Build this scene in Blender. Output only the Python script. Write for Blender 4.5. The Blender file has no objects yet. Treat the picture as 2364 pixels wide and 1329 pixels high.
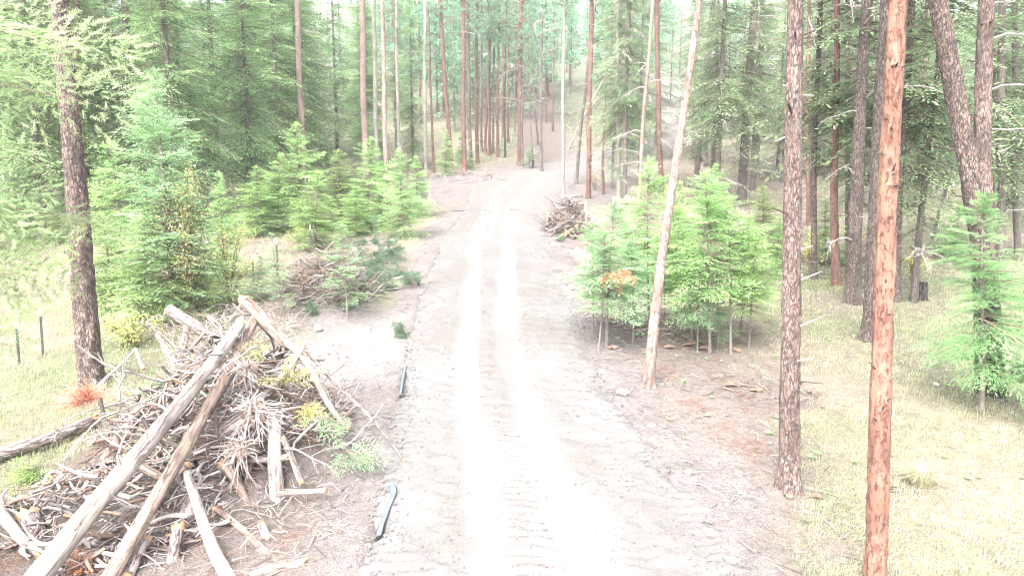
import bpy, math, random
import numpy as np
from mathutils import Vector, Matrix

R = math.radians
sc = bpy.context.scene
C = sc.collection

# ------------------------------------------------------------------ camera, sky, sun, exposure
PITCH, CAMH, LENS = R(8.0), 5.9, 24.0
cam_d = bpy.data.cameras.new('camera')
cam_d.lens = LENS; cam_d.sensor_width = 36.0; cam_d.clip_end = 3000; cam_d.clip_start = 0.1
cam = bpy.data.objects.new('camera', cam_d); C.objects.link(cam)
cam.location = (0, 0, CAMH); cam.rotation_euler = (R(90) - PITCH, 0, 0)
sc.camera = cam

SUN_EL, SUN_AZ = R(52), R(205)      # high soft sun behind the camera's shoulder, veiled by cloud
world = bpy.data.worlds.new('World'); sc.world = world; world.use_nodes = True
wn = world.node_tree.nodes; wl = world.node_tree.links
for n in list(wn): wn.remove(n)
sky = wn.new('ShaderNodeTexSky'); sky.sky_type = 'NISHITA'; sky.sun_disc = False
sky.sun_elevation = SUN_EL; sky.sun_rotation = SUN_AZ; sky.air_density = 1.0; sky.dust_density = 4.0; sky.ozone_density = 1.0
hs = wn.new('ShaderNodeHueSaturation'); hs.inputs['Saturation'].default_value = 0.25
bg = wn.new('ShaderNodeBackground'); bg.inputs['Strength'].default_value = 0.15
wo = wn.new('ShaderNodeOutputWorld')
wl.new(sky.outputs[0], hs.inputs['Color']); wl.new(hs.outputs[0], bg.inputs[0]); wl.new(bg.outputs[0], wo.inputs[0])

sun_d = bpy.data.lights.new('sun', 'SUN'); sun_d.energy = 1.2; sun_d.angle = R(35); sun_d.color = (1.0, 0.96, 0.91)
sun = bpy.data.objects.new('sun', sun_d); C.objects.link(sun)
sdir = Vector((math.sin(SUN_AZ) * math.cos(SUN_EL), math.cos(SUN_AZ) * math.cos(SUN_EL), math.sin(SUN_EL)))
sun.rotation_euler = sdir.to_track_quat('Z', 'Y').to_euler()

sc.view_settings.view_transform = 'Standard'; sc.view_settings.look = 'None'
sc.view_settings.exposure = 3.16; sc.view_settings.gamma = 1.0
sc.view_settings.use_curve_mapping = False
sc.render.engine = 'CYCLES'
cy = sc.cycles
cy.use_denoising = True
try: cy.denoiser = 'OPENIMAGEDENOISE'
except Exception: pass
cy.use_adaptive_sampling = True; cy.adaptive_threshold = 0.03
cy.max_bounces = 6; cy.diffuse_bounces = 3; cy.glossy_bounces = 2; cy.transmission_bounces = 4; cy.transparent_max_bounces = 8
cy.volume_bounces = 1; cy.filter_width = 1.1
cy.sample_clamp_indirect = 8.0

# ------------------------------------------------------------------ noise and terrain
def _h(ix, iy, s):
    v = np.sin(ix * 127.1 + iy * 311.7 + s * 74.7) * 43758.5453
    return v - np.floor(v)
def vnoise(x, y, s=0.0):
    x = np.asarray(x, float); y = np.asarray(y, float)
    ix = np.floor(x); iy = np.floor(y); fx = x - ix; fy = y - iy
    fx = fx * fx * (3 - 2 * fx); fy = fy * fy * (3 - 2 * fy)
    a = _h(ix, iy, s); b = _h(ix + 1, iy, s); c = _h(ix, iy + 1, s); d = _h(ix + 1, iy + 1, s)
    return (a * (1 - fx) + b * fx) * (1 - fy) + (c * (1 - fx) + d * fx) * fy - 0.5
def fbm(x, y, s=0.0, o=4):
    t = 0; a = 1.0; f = 1.0
    for k in range(o):
        t = t + a * vnoise(np.asarray(x) * f, np.asarray(y) * f, s + k * 3.1); a *= 0.5; f *= 2.03
    return t
def sstep(v, a, b):
    t = np.clip((np.asarray(v, float) - a) / (b - a), 0, 1); return t * t * (3 - 2 * t)

RY  = np.array([-8, 0, 8.3, 10.2, 12.4, 14.5, 17.3, 21.4, 28, 35, 42, 51, 60, 66, 74, 90])
RXL = np.array([-1.9, -1.9, -2.05, -2.15, -2.35, -2.55, -2.8, -3.05, -3.3, -3.3, -3.0, -3.1, -1.8, 1.6, 7.5, 21])
RXR = np.array([4.6, 4.0, 3.15, 2.8, 2.4, 2.15, 2.1, 2.15, 1.95, 1.7, 1.5, 3.3, 5.6, 9.0, 15, 29])
def road_edges(y): return np.interp(y, RY, RXL), np.interp(y, RY, RXR)
def road_de(x, y):
    l, r = road_edges(y); return np.maximum(l - x, x - r)
MOUNDS = [(-5.0, 12.3, 1.9, 1.5, 0.75), (-6.0, 21.6, 1.5, 1.2, 0.35), (2.75, 33.2, 1.1, 1.3, 0.35), (-4.6, 56.0, 3.0, 5.0, 0.9), (-4.4, 16.2, 1.0, 1.4, 0.22)]
def ground_h(x, y):
    x = np.asarray(x, float); y = np.asarray(y, float)
    k = 8.0
    z = 0.112 * y + 0.20 * k * np.log1p(np.exp(np.clip((y - 70) / k, -40, 40)))
    de = road_de(x, y)
    off = sstep(de, -0.2, 1.5)
    z = z + off * (0.22 * fbm(x / 4.5, y / 4.5, 1.0, 3) + 0.7 * vnoise(x / 19, y / 19, 9) * sstep(de, 2, 10)) + 0.16 * (1 - sstep(de, -0.1, 1.1))
    z = z - 0.3 * sstep(de, 0.6, 3.0) * sstep(x, 1.0, 2.5) * sstep(y, 13, 18) * (1 - sstep(y, 34, 42))
    for mx, my, sx, sy, h in MOUNDS:
        z = z + h * np.exp(-((x - mx) / sx) ** 2 - ((y - my) / sy) ** 2)
    return z
def gh(x, y): return float(ground_h(x, y))

FPX = 2364 * LENS / 36.0
def ray(px, py):
    u = (px - 1182) / FPX; v = (664.5 - py) / FPX
    return np.array([u, math.cos(PITCH) + v * math.sin(PITCH), v * math.cos(PITCH) - math.sin(PITCH)])
def at(px, py, d):                       # the point of that sight line at the distance d (metres along the road)
    r = ray(px, py); return np.array([0, 0, CAMH]) + r * (d / r[1])
def hit(px, py):                         # where that sight line meets the ground
    r = ray(px, py); t = 3.0
    while t < 400:
        p = np.array([0, 0, CAMH]) + r * t
        if p[2] <= gh(p[0], p[1]): break
        t += 0.05 + t * 0.002
    p[2] = gh(p[0], p[1]); return p
def depth(p): return p[1] * math.cos(PITCH) - (p[2] - CAMH) * math.sin(PITCH)
def px2m(w, p): return w * depth(p) / FPX

# ------------------------------------------------------------------ mesh helpers
def mesh_np(name, v, q, mat, col=None, smooth=False, mi=None):
    v = np.asarray(v, np.float32).reshape(-1, 3); q = np.asarray(q, np.int32)
    me = bpy.data.meshes.new(name)
    n, k = q.shape
    me.vertices.add(len(v)); me.vertices.foreach_set('co', v.ravel())
    me.loops.add(n * k); me.loops.foreach_set('vertex_index', q.ravel())
    me.polygons.add(n); me.polygons.foreach_set('loop_start', np.arange(0, n * k, k, dtype=np.int32))
    me.polygons.foreach_set('use_smooth', np.full(n, smooth))
    for m in (mat if isinstance(mat, (list, tuple)) else [mat]): me.materials.append(m)
    if mi is not None: me.polygons.foreach_set('material_index', np.asarray(mi, np.int32))
    me.update(calc_edges=True)
    if col is not None:
        a = me.color_attributes.new('col', 'FLOAT_COLOR', 'POINT')
        c = np.ones((len(v), 4), np.float32); c[:, :3] = col; a.data.foreach_set('color', c.ravel())
    return me
def ob(name, me, parent=None, loc=None, rot=None, scale=None):
    o = bpy.data.objects.new(name, me); C.objects.link(o)
    if parent is not None: o.parent = parent
    if loc is not None: o.location = loc
    if rot is not None: o.rotation_euler = rot
    if scale is not None: o.scale = scale if hasattr(scale, '__len__') else (scale,) * 3
    return o
def tag(o, label, cat=None, group=None, kind=None):
    if label: o['label'] = label
    if cat: o['category'] = cat
    if group: o['group'] = group
    if kind: o['kind'] = kind
    return o
def thing(name, label, cat, loc, group=None, rot=None, scale=None):
    return tag(ob(name, None, None, loc, rot, scale), label, cat, group)
def copy_tree(o, parent=None):
    c = o.copy(); C.objects.link(c); c.parent = parent
    for ch in list(o.children): copy_tree(ch, c)
    return c

def tubes(P, Rd, sides=3, cap=True):
    """P (N,K,3) centre lines, Rd (N,K) or (N,K,sides) radii -> verts, quads"""
    P = np.asarray(P, float); N, K, _ = P.shape
    T = np.gradient(P, axis=1); T /= np.linalg.norm(T, axis=2, keepdims=True) + 1e-9
    main = P[:, -1] - P[:, 0]; main /= np.linalg.norm(main, axis=1, keepdims=True) + 1e-9
    ref = np.where(np.abs(main[:, 2:3]) > 0.8, np.array([[1.0, 0.1, 0]]), np.array([[0.05, 0.1, 1.0]]))[:, None, :]
    A = np.cross(T, ref); A /= np.linalg.norm(A, axis=2, keepdims=True) + 1e-9
    B = np.cross(T, A)
    ang = np.arange(sides) * 2 * math.pi / sides
    Rd = np.asarray(Rd, float)
    if Rd.ndim == 2: Rd = Rd[:, :, None]
    V = P[:, :, None, :] + Rd[..., None] * (A[:, :, None, :] * np.cos(ang)[None, None, :, None] + B[:, :, None, :] * np.sin(ang)[None, None, :, None])
    idx = np.arange(N * K * sides).reshape(N, K, sides)
    a = idx[:, :-1, :]; b = np.roll(a, -1, axis=2); d = idx[:, 1:, :]; c = np.roll(d, -1, axis=2)
    Q = np.stack([a, b, c, d], axis=-1).reshape(-1, 4)
    return V.reshape(-1, 3), Q
def merge(parts):
    vs, qs, o = [], [], 0
    for v, q in parts:
        vs.append(v); qs.append(q + o); o += len(v)
    return np.concatenate(vs), np.concatenate(qs)
def norm(a): return a / (np.linalg.norm(a, axis=-1, keepdims=True) + 1e-9)

# ------------------------------------------------------------------ materials
def nmat(name):
    m = bpy.data.materials.new(name); m.use_nodes = True
    nt = m.node_tree; n = nt.nodes; l = nt.links
    b = n['Principled BSDF']
    return m, nt, n, l, b
def leaf_mat(name, transl=0.35, rough=0.55, var=0.12):
    m, nt, n, l, b = nmat(name)
    at_ = n.new('ShaderNodeAttribute'); at_.attribute_name = 'col'
    oi = n.new('ShaderNodeObjectInfo')
    mr = n.new('ShaderNodeMapRange'); mr.inputs[3].default_value = 1 - var; mr.inputs[4].default_value = 1 + var
    l.new(oi.outputs['Random'], mr.inputs[0])
    h = n.new('ShaderNodeHueSaturation'); l.new(at_.outputs['Color'], h.inputs['Color']); l.new(mr.outputs[0], h.inputs['Value'])
    mr2 = n.new('ShaderNodeMapRange'); mr2.inputs[3].default_value = 0.5 - 0.012; mr2.inputs[4].default_value = 0.5 + 0.012
    l.new(oi.outputs['Random'], mr2.inputs[0]); l.new(mr2.outputs[0], h.inputs['Hue'])
    l.new(h.outputs[0], b.inputs['Base Color']); b.inputs['Roughness'].default_value = rough
    b.inputs['Specular IOR Level'].default_value = 0.35
    t = n.new('ShaderNodeBsdfTranslucent'); l.new(h.outputs[0], t.inputs['Color'])
    h2 = n.new('ShaderNodeHueSaturation'); l.new(h.outputs[0], h2.inputs['Color']); h2.inputs['Value'].default_value = 2.4 * transl; l.new(h2.outputs[0], t.inputs['Color'])
    mx = n.new('ShaderNodeAddShader')                      # leaves reflect and also let light through
    l.new(b.outputs[0], mx.inputs[0]); l.new(t.outputs[0], mx.inputs[1])
    l.new(mx.outputs[0], n['Material Output'].inputs['Surface'])
    return m
def attr_mat(name, rough=0.85, nscale=25.0, namt=0.25, bump=0.3):
    m, nt, n, l, b = nmat(name)
    at_ = n.new('ShaderNodeAttribute'); at_.attribute_name = 'col'
    tc = n.new('ShaderNodeTexCoord'); nz = n.new('ShaderNodeTexNoise'); nz.inputs['Scale'].default_value = nscale; nz.inputs['Detail'].default_value = 4
    l.new(tc.outputs['Object'], nz.inputs['Vector'])
    mr = n.new('ShaderNodeMapRange'); mr.inputs[1].default_value = 0.25; mr.inputs[2].default_value = 0.75
    mr.inputs[3].default_value = 1 - namt; mr.inputs[4].default_value = 1 + namt; l.new(nz.outputs[0], mr.inputs[0])
    h = n.new('ShaderNodeHueSaturation'); l.new(at_.outputs['Color'], h.inputs['Color']); l.new(mr.outputs[0], h.inputs['Value'])
    l.new(h.outputs[0], b.inputs['Base Color']); b.inputs['Roughness'].default_value = rough; b.inputs['Specular IOR Level'].default_value = 0.25
    if bump:
        bp = n.new('ShaderNodeBump'); bp.inputs['Strength'].default_value = bump; bp.inputs['Distance'].default_value = 0.02
        l.new(nz.outputs[0], bp.inputs['Height']); l.new(bp.outputs[0], b.inputs['Normal'])
    return m
def bark_mat(name, plate, plate2, fissure, sxy=11.0, sz=3.6, fis=0.10, patch=None, bump=0.8, cover=0.42):
    """scaly plated bark: stretched cells, dark fissures between them"""
    m, nt, n, l, b = nmat(name)
    tc = n.new('ShaderNodeTexCoord'); mp = n.new('ShaderNodeMapping')
    mp.inputs['Scale'].default_value = (sxy, sxy, sz)
    oi = n.new('ShaderNodeObjectInfo')
    ad = n.new('ShaderNodeVectorMath'); ad.operation = 'ADD'
    cb = n.new('ShaderNodeCombineXYZ'); ml = n.new('ShaderNodeMath'); ml.operation = 'MULTIPLY'; ml.inputs[1].default_value = 37.0
    l.new(oi.outputs['Random'], ml.inputs[0]); l.new(ml.outputs[0], cb.inputs[2]); l.new(ml.outputs[0], cb.inputs[0])
    l.new(tc.outputs['Object'], ad.inputs[0]); l.new(cb.outputs[0], ad.inputs[1]); l.new(ad.outputs[0], mp.inputs['Vector'])
    nz = n.new('ShaderNodeTexNoise'); nz.inputs['Scale'].default_value = 1.3; nz.inputs['Detail'].default_value = 8; nz.inputs['Roughness'].default_value = 0.68
    l.new(mp.outputs[0], nz.inputs['Vector'])
    mixv = n.new('ShaderNodeMixRGB'); mixv.blend_type = 'ADD'; mixv.inputs[0].default_value = 1.0; nzs = n.new('ShaderNodeVectorMath'); nzs.operation = 'SCALE'; nzs.inputs['Scale'].default_value = 2.6; l.new(nz.outputs['Color'], nzs.inputs[0])
    l.new(mp.outputs[0], mixv.inputs[1]); l.new(nzs.outputs[0], mixv.inputs[2])
    vo = n.new('ShaderNodeTexVoronoi'); vo.feature = 'DISTANCE_TO_EDGE'; vo.inputs['Scale'].default_value = 1.0
    l.new(mixv.outputs[0], vo.inputs['Vector'])
    vc = n.new('ShaderNodeTexVoronoi'); vc.feature = 'F1'; vc.inputs['Scale'].default_value = 1.0; l.new(mixv.outputs[0], vc.inputs['Vector'])
    r1 = n.new('ShaderNodeValToRGB'); r1.color_ramp.elements[0].position = 0.0; r1.color_ramp.elements[1].position = 1.0
    r1.color_ramp.elements[0].color = (*plate, 1); r1.color_ramp.elements[1].color = (*plate2, 1)
    sp = n.new('ShaderNodeSeparateColor'); l.new(vc.outputs['Color'], sp.inputs[0]); l.new(sp.outputs[0], r1.inputs[0])
    big = n.new('ShaderNodeTexNoise'); big.inputs['Scale'].default_value = 1.3; big.inputs['Detail'].default_value = 3; l.new(ad.outputs[0], big.inputs['Vector'])
    hb = n.new('ShaderNodeHueSaturation'); l.new(r1.outputs[0], hb.inputs['Color'])
    mb = n.new('ShaderNodeMapRange'); mb.inputs[1].default_value = 0.3; mb.inputs[2].default_value = 0.7; mb.inputs[3].default_value = 0.72; mb.inputs[4].default_value = 1.25
    l.new(big.outputs[0], mb.inputs[0]); l.new(mb.outputs[0], hb.inputs['Value'])
    last = hb.outputs[0]
    if patch:
        pr = n.new('ShaderNodeValToRGB'); pr.color_ramp.elements[0].position = 0.60; pr.color_ramp.elements[1].position = 0.66
        pn = n.new('ShaderNodeTexNoise'); pn.inputs['Scale'].default_value = 2.2; pn.inputs['Detail'].default_value = 2
        pm = n.new('ShaderNodeMapping'); pm.inputs['Scale'].default_value = (1.5, 1.5, 0.5); l.new(ad.outputs[0], pm.inputs[0]); l.new(pm.outputs[0], pn.inputs['Vector'])
        l.new(pn.outputs[0], pr.inputs[0])
        mp2 = n.new('ShaderNodeMixRGB'); l.new(pr.outputs[0], mp2.inputs[0]); l.new(last, mp2.inputs[1]); mp2.inputs[2].default_value = (*patch, 1)
        last = mp2.outputs[0]
    fr = n.new('ShaderNodeValToRGB'); fr.color_ramp.elements[0].position = fis * 0.35; fr.color_ramp.elements[1].position = fis
    l.new(vo.outputs[0], fr.inputs[0])
    cn = n.new('ShaderNodeTexNoise'); cn.inputs['Scale'].default_value = 0.9; cn.inputs['Detail'].default_value = 6; cn.inputs['Roughness'].default_value = 0.7; l.new(mp.outputs[0], cn.inputs['Vector'])
    cr_ = n.new('ShaderNodeValToRGB'); cr_.color_ramp.elements[0].position = 1 - cover - 0.12; cr_.color_ramp.elements[1].position = 1 - cover + 0.08; l.new(cn.outputs[0], cr_.inputs[0])
    fm = n.new('ShaderNodeMath'); fm.operation = 'MAXIMUM'; l.new(fr.outputs[0], fm.inputs[0]); l.new(cr_.outputs[0], fm.inputs[1])
    mx = n.new('ShaderNodeMixRGB'); l.new(fm.outputs[0], mx.inputs[0]); mx.inputs[1].default_value = (*fissure, 1); l.new(last, mx.inputs[2])
    l.new(mx.outputs[0], b.inputs['Base Color']); b.inputs['Roughness'].default_value = 0.9; b.inputs['Specular IOR Level'].default_value = 0.2
    hgt = n.new('ShaderNodeMath'); hgt.operation = 'MULTIPLY_ADD'; hgt.inputs[1].default_value = 0.35; l.new(nz.outputs[0], hgt.inputs[0]); l.new(fm.outputs[0], hgt.inputs[2])
    bp = n.new('ShaderNodeBump'); bp.inputs['Strength'].default_value = bump; bp.inputs['Distance'].default_value = 0.02
    l.new(hgt.outputs[0], bp.inputs['Height']); l.new(bp.outputs[0], b.inputs['Normal'])
    return m
def plain_mat(name, c, rough=0.7, nscale=14.0, amt=0.25, stretch=(1, 1, 1), bump=0.25):
    m, nt, n, l, b = nmat(name)
    tc = n.new('ShaderNodeTexCoord'); mp = n.new('ShaderNodeMapping'); mp.inputs['Scale'].default_value = stretch
    nz = n.new('ShaderNodeTexNoise'); nz.inputs['Scale'].default_value = nscale; nz.inputs['Detail'].default_value = 5
    l.new(tc.outputs['Object'], mp.inputs[0]); l.new(mp.outputs[0], nz.inputs['Vector'])
    r = n.new('ShaderNodeValToRGB'); r.color_ramp.elements[0].position = 0.3; r.color_ramp.elements[1].position = 0.7
    r.color_ramp.elements[0].color = (*[k * (1 - amt) for k in c], 1); r.color_ramp.elements[1].color = (*[min(1, k * (1 + amt)) for k in c], 1)
    l.new(nz.outputs[0], r.inputs[0]); l.new(r.outputs[0], b.inputs['Base Color']); b.inputs['Roughness'].default_value = rough
    bp = n.new('ShaderNodeBump'); bp.inputs['Strength'].default_value = bump; bp.inputs['Distance'].default_value = 0.01
    l.new(nz.outputs[0], bp.inputs['Height']); l.new(bp.outputs[0], b.inputs['Normal'])
    return m

M = {}
M['needle'] = leaf_mat('fir_needles')
M['pine'] = leaf_mat('pine_needles', 0.3)
M['leaf'] = leaf_mat('shrub_leaves', 0.45)
M['grass'] = leaf_mat('grass_blades', 0.4, 0.6, 0.0)
M['stick'] = attr_mat('dead_wood')
M['stone'] = attr_mat('gravel_stone', 0.9, 40, 0.15, 0.2)
M['ground'] = None
M['orange'] = bark_mat('bark_orange_pine', (0.168, 0.079, 0.056), (0.19, 0.107, 0.08), (0.055, 0.026, 0.02), 18.0, 8.0, 0.11, (0.19, 0.125, 0.075), 0.9, 0.55)
M['plated'] = bark_mat('bark_pink_grey_plates', (0.175, 0.136, 0.125), (0.18, 0.118, 0.10), (0.05, 0.04, 0.04), 23.0, 8.0, 0.16, None, 0.9, 0.44)
M['plated_red'] = bark_mat('bark_red_brown_plates', (0.17, 0.117, 0.098), (0.19, 0.145, 0.128), (0.042, 0.034, 0.034), 22.0, 7.0, 0.19, None, 0.9, 0.39)
M['plated_dark'] = bark_mat('bark_dark_brown_plates', (0.15, 0.12, 0.11), (0.165, 0.12, 0.10), (0.04, 0.033, 0.033), 21.0, 6.0, 0.18, None, 0.9, 0.40)
M['grey'] = bark_mat('bark_grey_fir', (0.125, 0.105, 0.095), (0.16, 0.135, 0.12), (0.045, 0.038, 0.036), 20.0, 7.0, 0.10)
M['palegrey'] = bark_mat('bark_pale_grey', (0.25, 0.235, 0.205), (0.30, 0.27, 0.23), (0.10, 0.085, 0.08), 18.0, 7.0, 0.08)
M['red'] = bark_mat('bark_red_pole', (0.15, 0.078, 0.062), (0.175, 0.105, 0.088), (0.055, 0.032, 0.028), 13.0, 5.0, 0.09)
M['palepink'] = bark_mat('bark_pale_pink', (0.22, 0.155, 0.135), (0.25, 0.19, 0.168), (0.10, 0.068, 0.06), 14.0, 6.0, 0.07)
M['burnt'] = bark_mat('bark_charred', (0.055, 0.048, 0.048), (0.11, 0.085, 0.075), (0.012, 0.012, 0.012), 16.0, 4.0, 0.22)
M['twig'] = plain_mat('twig_bark', (0.14, 0.10, 0.08), 0.9)
M['deadtwig'] = plain_mat('dead_twig', (0.23, 0.205, 0.188), 0.9)
M['palestem'] = plain_mat('sapling_stem', (0.125, 0.105, 0.092), 0.9, 18, 0.35, (1, 1, 0.4))
M['log'] = bark_mat('log_weathered', (0.23, 0.195, 0.178), (0.30, 0.265, 0.245), (0.09, 0.062, 0.05), 13.0, 1.3, 0.09, (0.27, 0.24, 0.20), 0.8, 0.52)
M['log_pink'] = bark_mat('log_pink_bark', (0.21, 0.15, 0.128), (0.25, 0.195, 0.168), (0.09, 0.058, 0.048), 13.0, 1.8, 0.11, (0.25, 0.21, 0.155), 0.8, 0.47)
M['log_dark'] = bark_mat('log_dark_bark', (0.19, 0.15, 0.14), (0.27, 0.22, 0.21), (0.06, 0.05, 0.05), 12.0, 3.0, 0.13)
M['cut'] = plain_mat('sawn_wood', (0.27, 0.20, 0.11), 0.8, 30, 0.2)
M['splinter'] = plain_mat('splintered_wood', (0.30, 0.18, 0.10), 0.85, 20, 0.3, (1, 1, 0.2))
M['rubber'] = plain_mat('blue_grey_rubber', (0.075, 0.098, 0.118), 0.6, 20, 0.2)
M['steel'] = plain_mat('dark_painted_steel', (0.025, 0.03, 0.028), 0.5, 40, 0.3)
M['white'] = plain_mat('white_paint', (0.5, 0.52, 0.51), 0.5, 40, 0.05)
M['barkslab'] = plain_mat('bark_slab', (0.15, 0.095, 0.07), 0.9, 12, 0.45)
M['rock'] = plain_mat('pale_rock', (0.30, 0.275, 0.265), 0.9, 9, 0.2, (1, 1, 1), 0.5)

rng = np.random.default_rng(11)
random.seed(5)
# ------------------------------------------------------------------ terrain, road
def zone_weights(x, y):
    """what the ground is made of: (dirt, pale spoil, needle litter, grass, forest floor)"""
    de = road_de(x, y)
    n1 = fbm(x / 1.3, y / 1.3, 21, 4); n2 = fbm(x / 5.0, y / 5.0, 31, 3)
    dirt = 1 - sstep(de + 1.1 * n1, 0.5, 1.5)
    dirt = np.maximum(dirt, sstep(y + 3 * n2, 40, 47) * (1 - sstep(de + 2.5 * n2, 4.0, 6.5)) * (1 - sstep(y, 62, 75)))
    left = sstep(-x + 0.7 * n1, 1.6, 2.2)
    pilez = left * (1 - sstep(-x + 1.2 * n1, 6.8, 8.2)) * (1 - sstep(y + 1.5 * n1, 13.5, 16.5))
    spoil = left * np.exp(-((x + 4.1) / 1.5) ** 2 - ((y - 16.6) / 2.3) ** 2) * 1.6
    dirt = np.maximum(dirt, np.exp(-((x + 5.0) / 1.7) ** 2 - ((y - 19.5) / 1.6) ** 2) * 1.1)
    lit_edge = np.interp(y, [0, 8, 10, 12.4, 13.6, 16.6, 18.8, 24, 40, 60], [6.0, 4.4, 4.3, 4.9, 6.4, 6.0, 4.8, 4.0, 3.6, 6.5])
    litter = sstep(x, 0.5, 1.5) * (1 - sstep(x - lit_edge + 1.1 * n1, -0.5, 0.8))
    litter = np.maximum(litter, pilez)
    floor = np.maximum(sstep(y + 4 * n2, 25, 31), sstep(-x - 6 + 3 * n2, 0, 3) * sstep(y + 3 * n2, 18, 22)) * (0.62 + 1.2 * n1)
    floor = np.clip(floor, 0, 1) * sstep(np.abs(x) + 2 * n2, 3.5, 6)
    floor = np.maximum(floor * (1 - sstep(y, 60, 85) * 0.5), sstep(y + 6 * n2, 95, 125))
    clear = sstep(x - 0.42 * y, 5, 9) * sstep(y, 30, 36)
    floor = floor * (1 - 0.8 * clear)
    return np.clip(dirt, 0, 1), np.clip(spoil, 0, 1), np.clip(litter, 0, 1), np.clip(floor, 0, 1), n1, n2
def mixc(a, b, w): return a * (1 - w[..., None]) + np.asarray(b) * w[..., None]
def ground_col(x, y):
    dirt, spoil, litter, floor, n1, n2 = zone_weights(x, y)
    straw = np.array([0.18, 0.155, 0.118]); green = np.array([0.13, 0.138, 0.085])
    c = straw[None] * np.ones(x.shape + (1,))
    c = mixc(c, green, np.clip(0.3 + 1.3 * n2 + 0.5 * n1, 0, 1))
    c = mixc(c, [0.145, 0.118, 0.10], floor)
    c = mixc(c, [0.085, 0.095, 0.062], sstep(y + 8 * n2, 78, 105) * 0.85)
    n3 = fbm(x / 0.35, y / 0.35, 51, 3)
    c = mixc(c, np.array([0.148, 0.123, 0.116])[None] + 0.0 * c, litter * 0.92)
    c = mixc(c, [0.12, 0.068, 0.05], litter * np.clip(1.6 * n3 - 0.05, 0, 0.7))
    c = mixc(c, [0.148, 0.13, 0.125], dirt)
    c = mixc(c, [0.185, 0.17, 0.166], spoil)
    c = c * (1 + 0.25 * n3[..., None])
    return c
def axis(lo, hi, near, g):
    a = [0.0]
    while a[-1] < hi: a.append(a[-1] + near + g * max(0, a[-1] - 9))
    b = [0.0]
    while b[-1] > lo: b.append(b[-1] - near - g * max(0, -b[-1] - 9))
    return np.array(sorted(b[1:]) + a)
gx = axis(-190, 190, 0.14, 0.03); gy = axis(-14, 460, 0.13, 0.012)
X, Y = np.meshgrid(gx, gy)
Zg = ground_h(X, Y)
de = road_de(X, Y)
fine = 0.05 * fbm(X / 0.5, Y / 0.5, 3, 3) * (1 - sstep(Y, 40, 70))
Zg = Zg + fine * sstep(de, -0.1, 0.5) - 0.13 * (1 - sstep(de, -0.45, -0.05)) * (1 - sstep(Y, 76, 80))
ny, nx = X.shape
idx = np.arange(nx * ny).reshape(ny, nx)
Q = np.stack([idx[:-1, :-1], idx[:-1, 1:], idx[1:, 1:], idx[1:, :-1]], -1).reshape(-1, 4)
def ground_mat():
    m, nt, n, l, b = nmat('forest_ground')
    at_ = n.new('ShaderNodeAttribute'); at_.attribute_name = 'col'
    tc = n.new('ShaderNodeTexCoord')
    nz = n.new('ShaderNodeTexNoise'); nz.inputs['Scale'].default_value = 9; nz.inputs['Detail'].default_value = 8; nz.inputs['Roughness'].default_value = 0.7
    n2 = n.new('ShaderNodeTexNoise'); n2.inputs['Scale'].default_value = 42; n2.inputs['Detail'].default_value = 4
    l.new(tc.outputs['Object'], nz.inputs['Vector']); l.new(tc.outputs['Object'], n2.inputs['Vector'])
    mr = n.new('ShaderNodeMapRange'); mr.inputs[1].default_value = 0.3; mr.inputs[2].default_value = 0.7; mr.inputs[3].default_value = 0.62; mr.inputs[4].default_value = 1.35
    l.new(nz.outputs[0], mr.inputs[0])
    mr2 = n.new('ShaderNodeMapRange'); mr2.inputs[1].default_value = 0.3; mr2.inputs[2].default_value = 0.6; mr2.inputs[3].default_value = 0.6; mr2.inputs[4].default_value = 1.12
    l.new(n2.outputs[0], mr2.inputs[0])
    mu = n.new('ShaderNodeMath'); mu.operation = 'MULTIPLY'; l.new(mr.outputs[0], mu.inputs[0]); l.new(mr2.outputs[0], mu.inputs[1])
    h = n.new('ShaderNodeHueSaturation'); l.new(at_.outputs['Color'], h.inputs['Color']); l.new(mu.outputs[0], h.inputs['Value'])
    l.new(h.outputs[0], b.inputs['Base Color']); b.inputs['Roughness'].default_value = 0.95; b.inputs['Specular IOR Level'].default_value = 0.15
    bp = n.new('ShaderNodeBump'); bp.inputs['Strength'].default_value = 0.8; bp.inputs['Distance'].default_value = 0.05
    l.new(mu.outputs[0], bp.inputs['Height']); l.new(bp.outputs[0], b.inputs['Normal'])
    return m
M['ground'] = ground_mat()
me = mesh_np('ground', np.stack([X, Y, Zg], -1), Q, M['ground'], ground_col(X, Y).reshape(-1, 3), True)
tag(ob('ground', me), 'sloping forest ground of straw grass, pink dirt and needle litter', None, None, 'structure')

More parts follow.
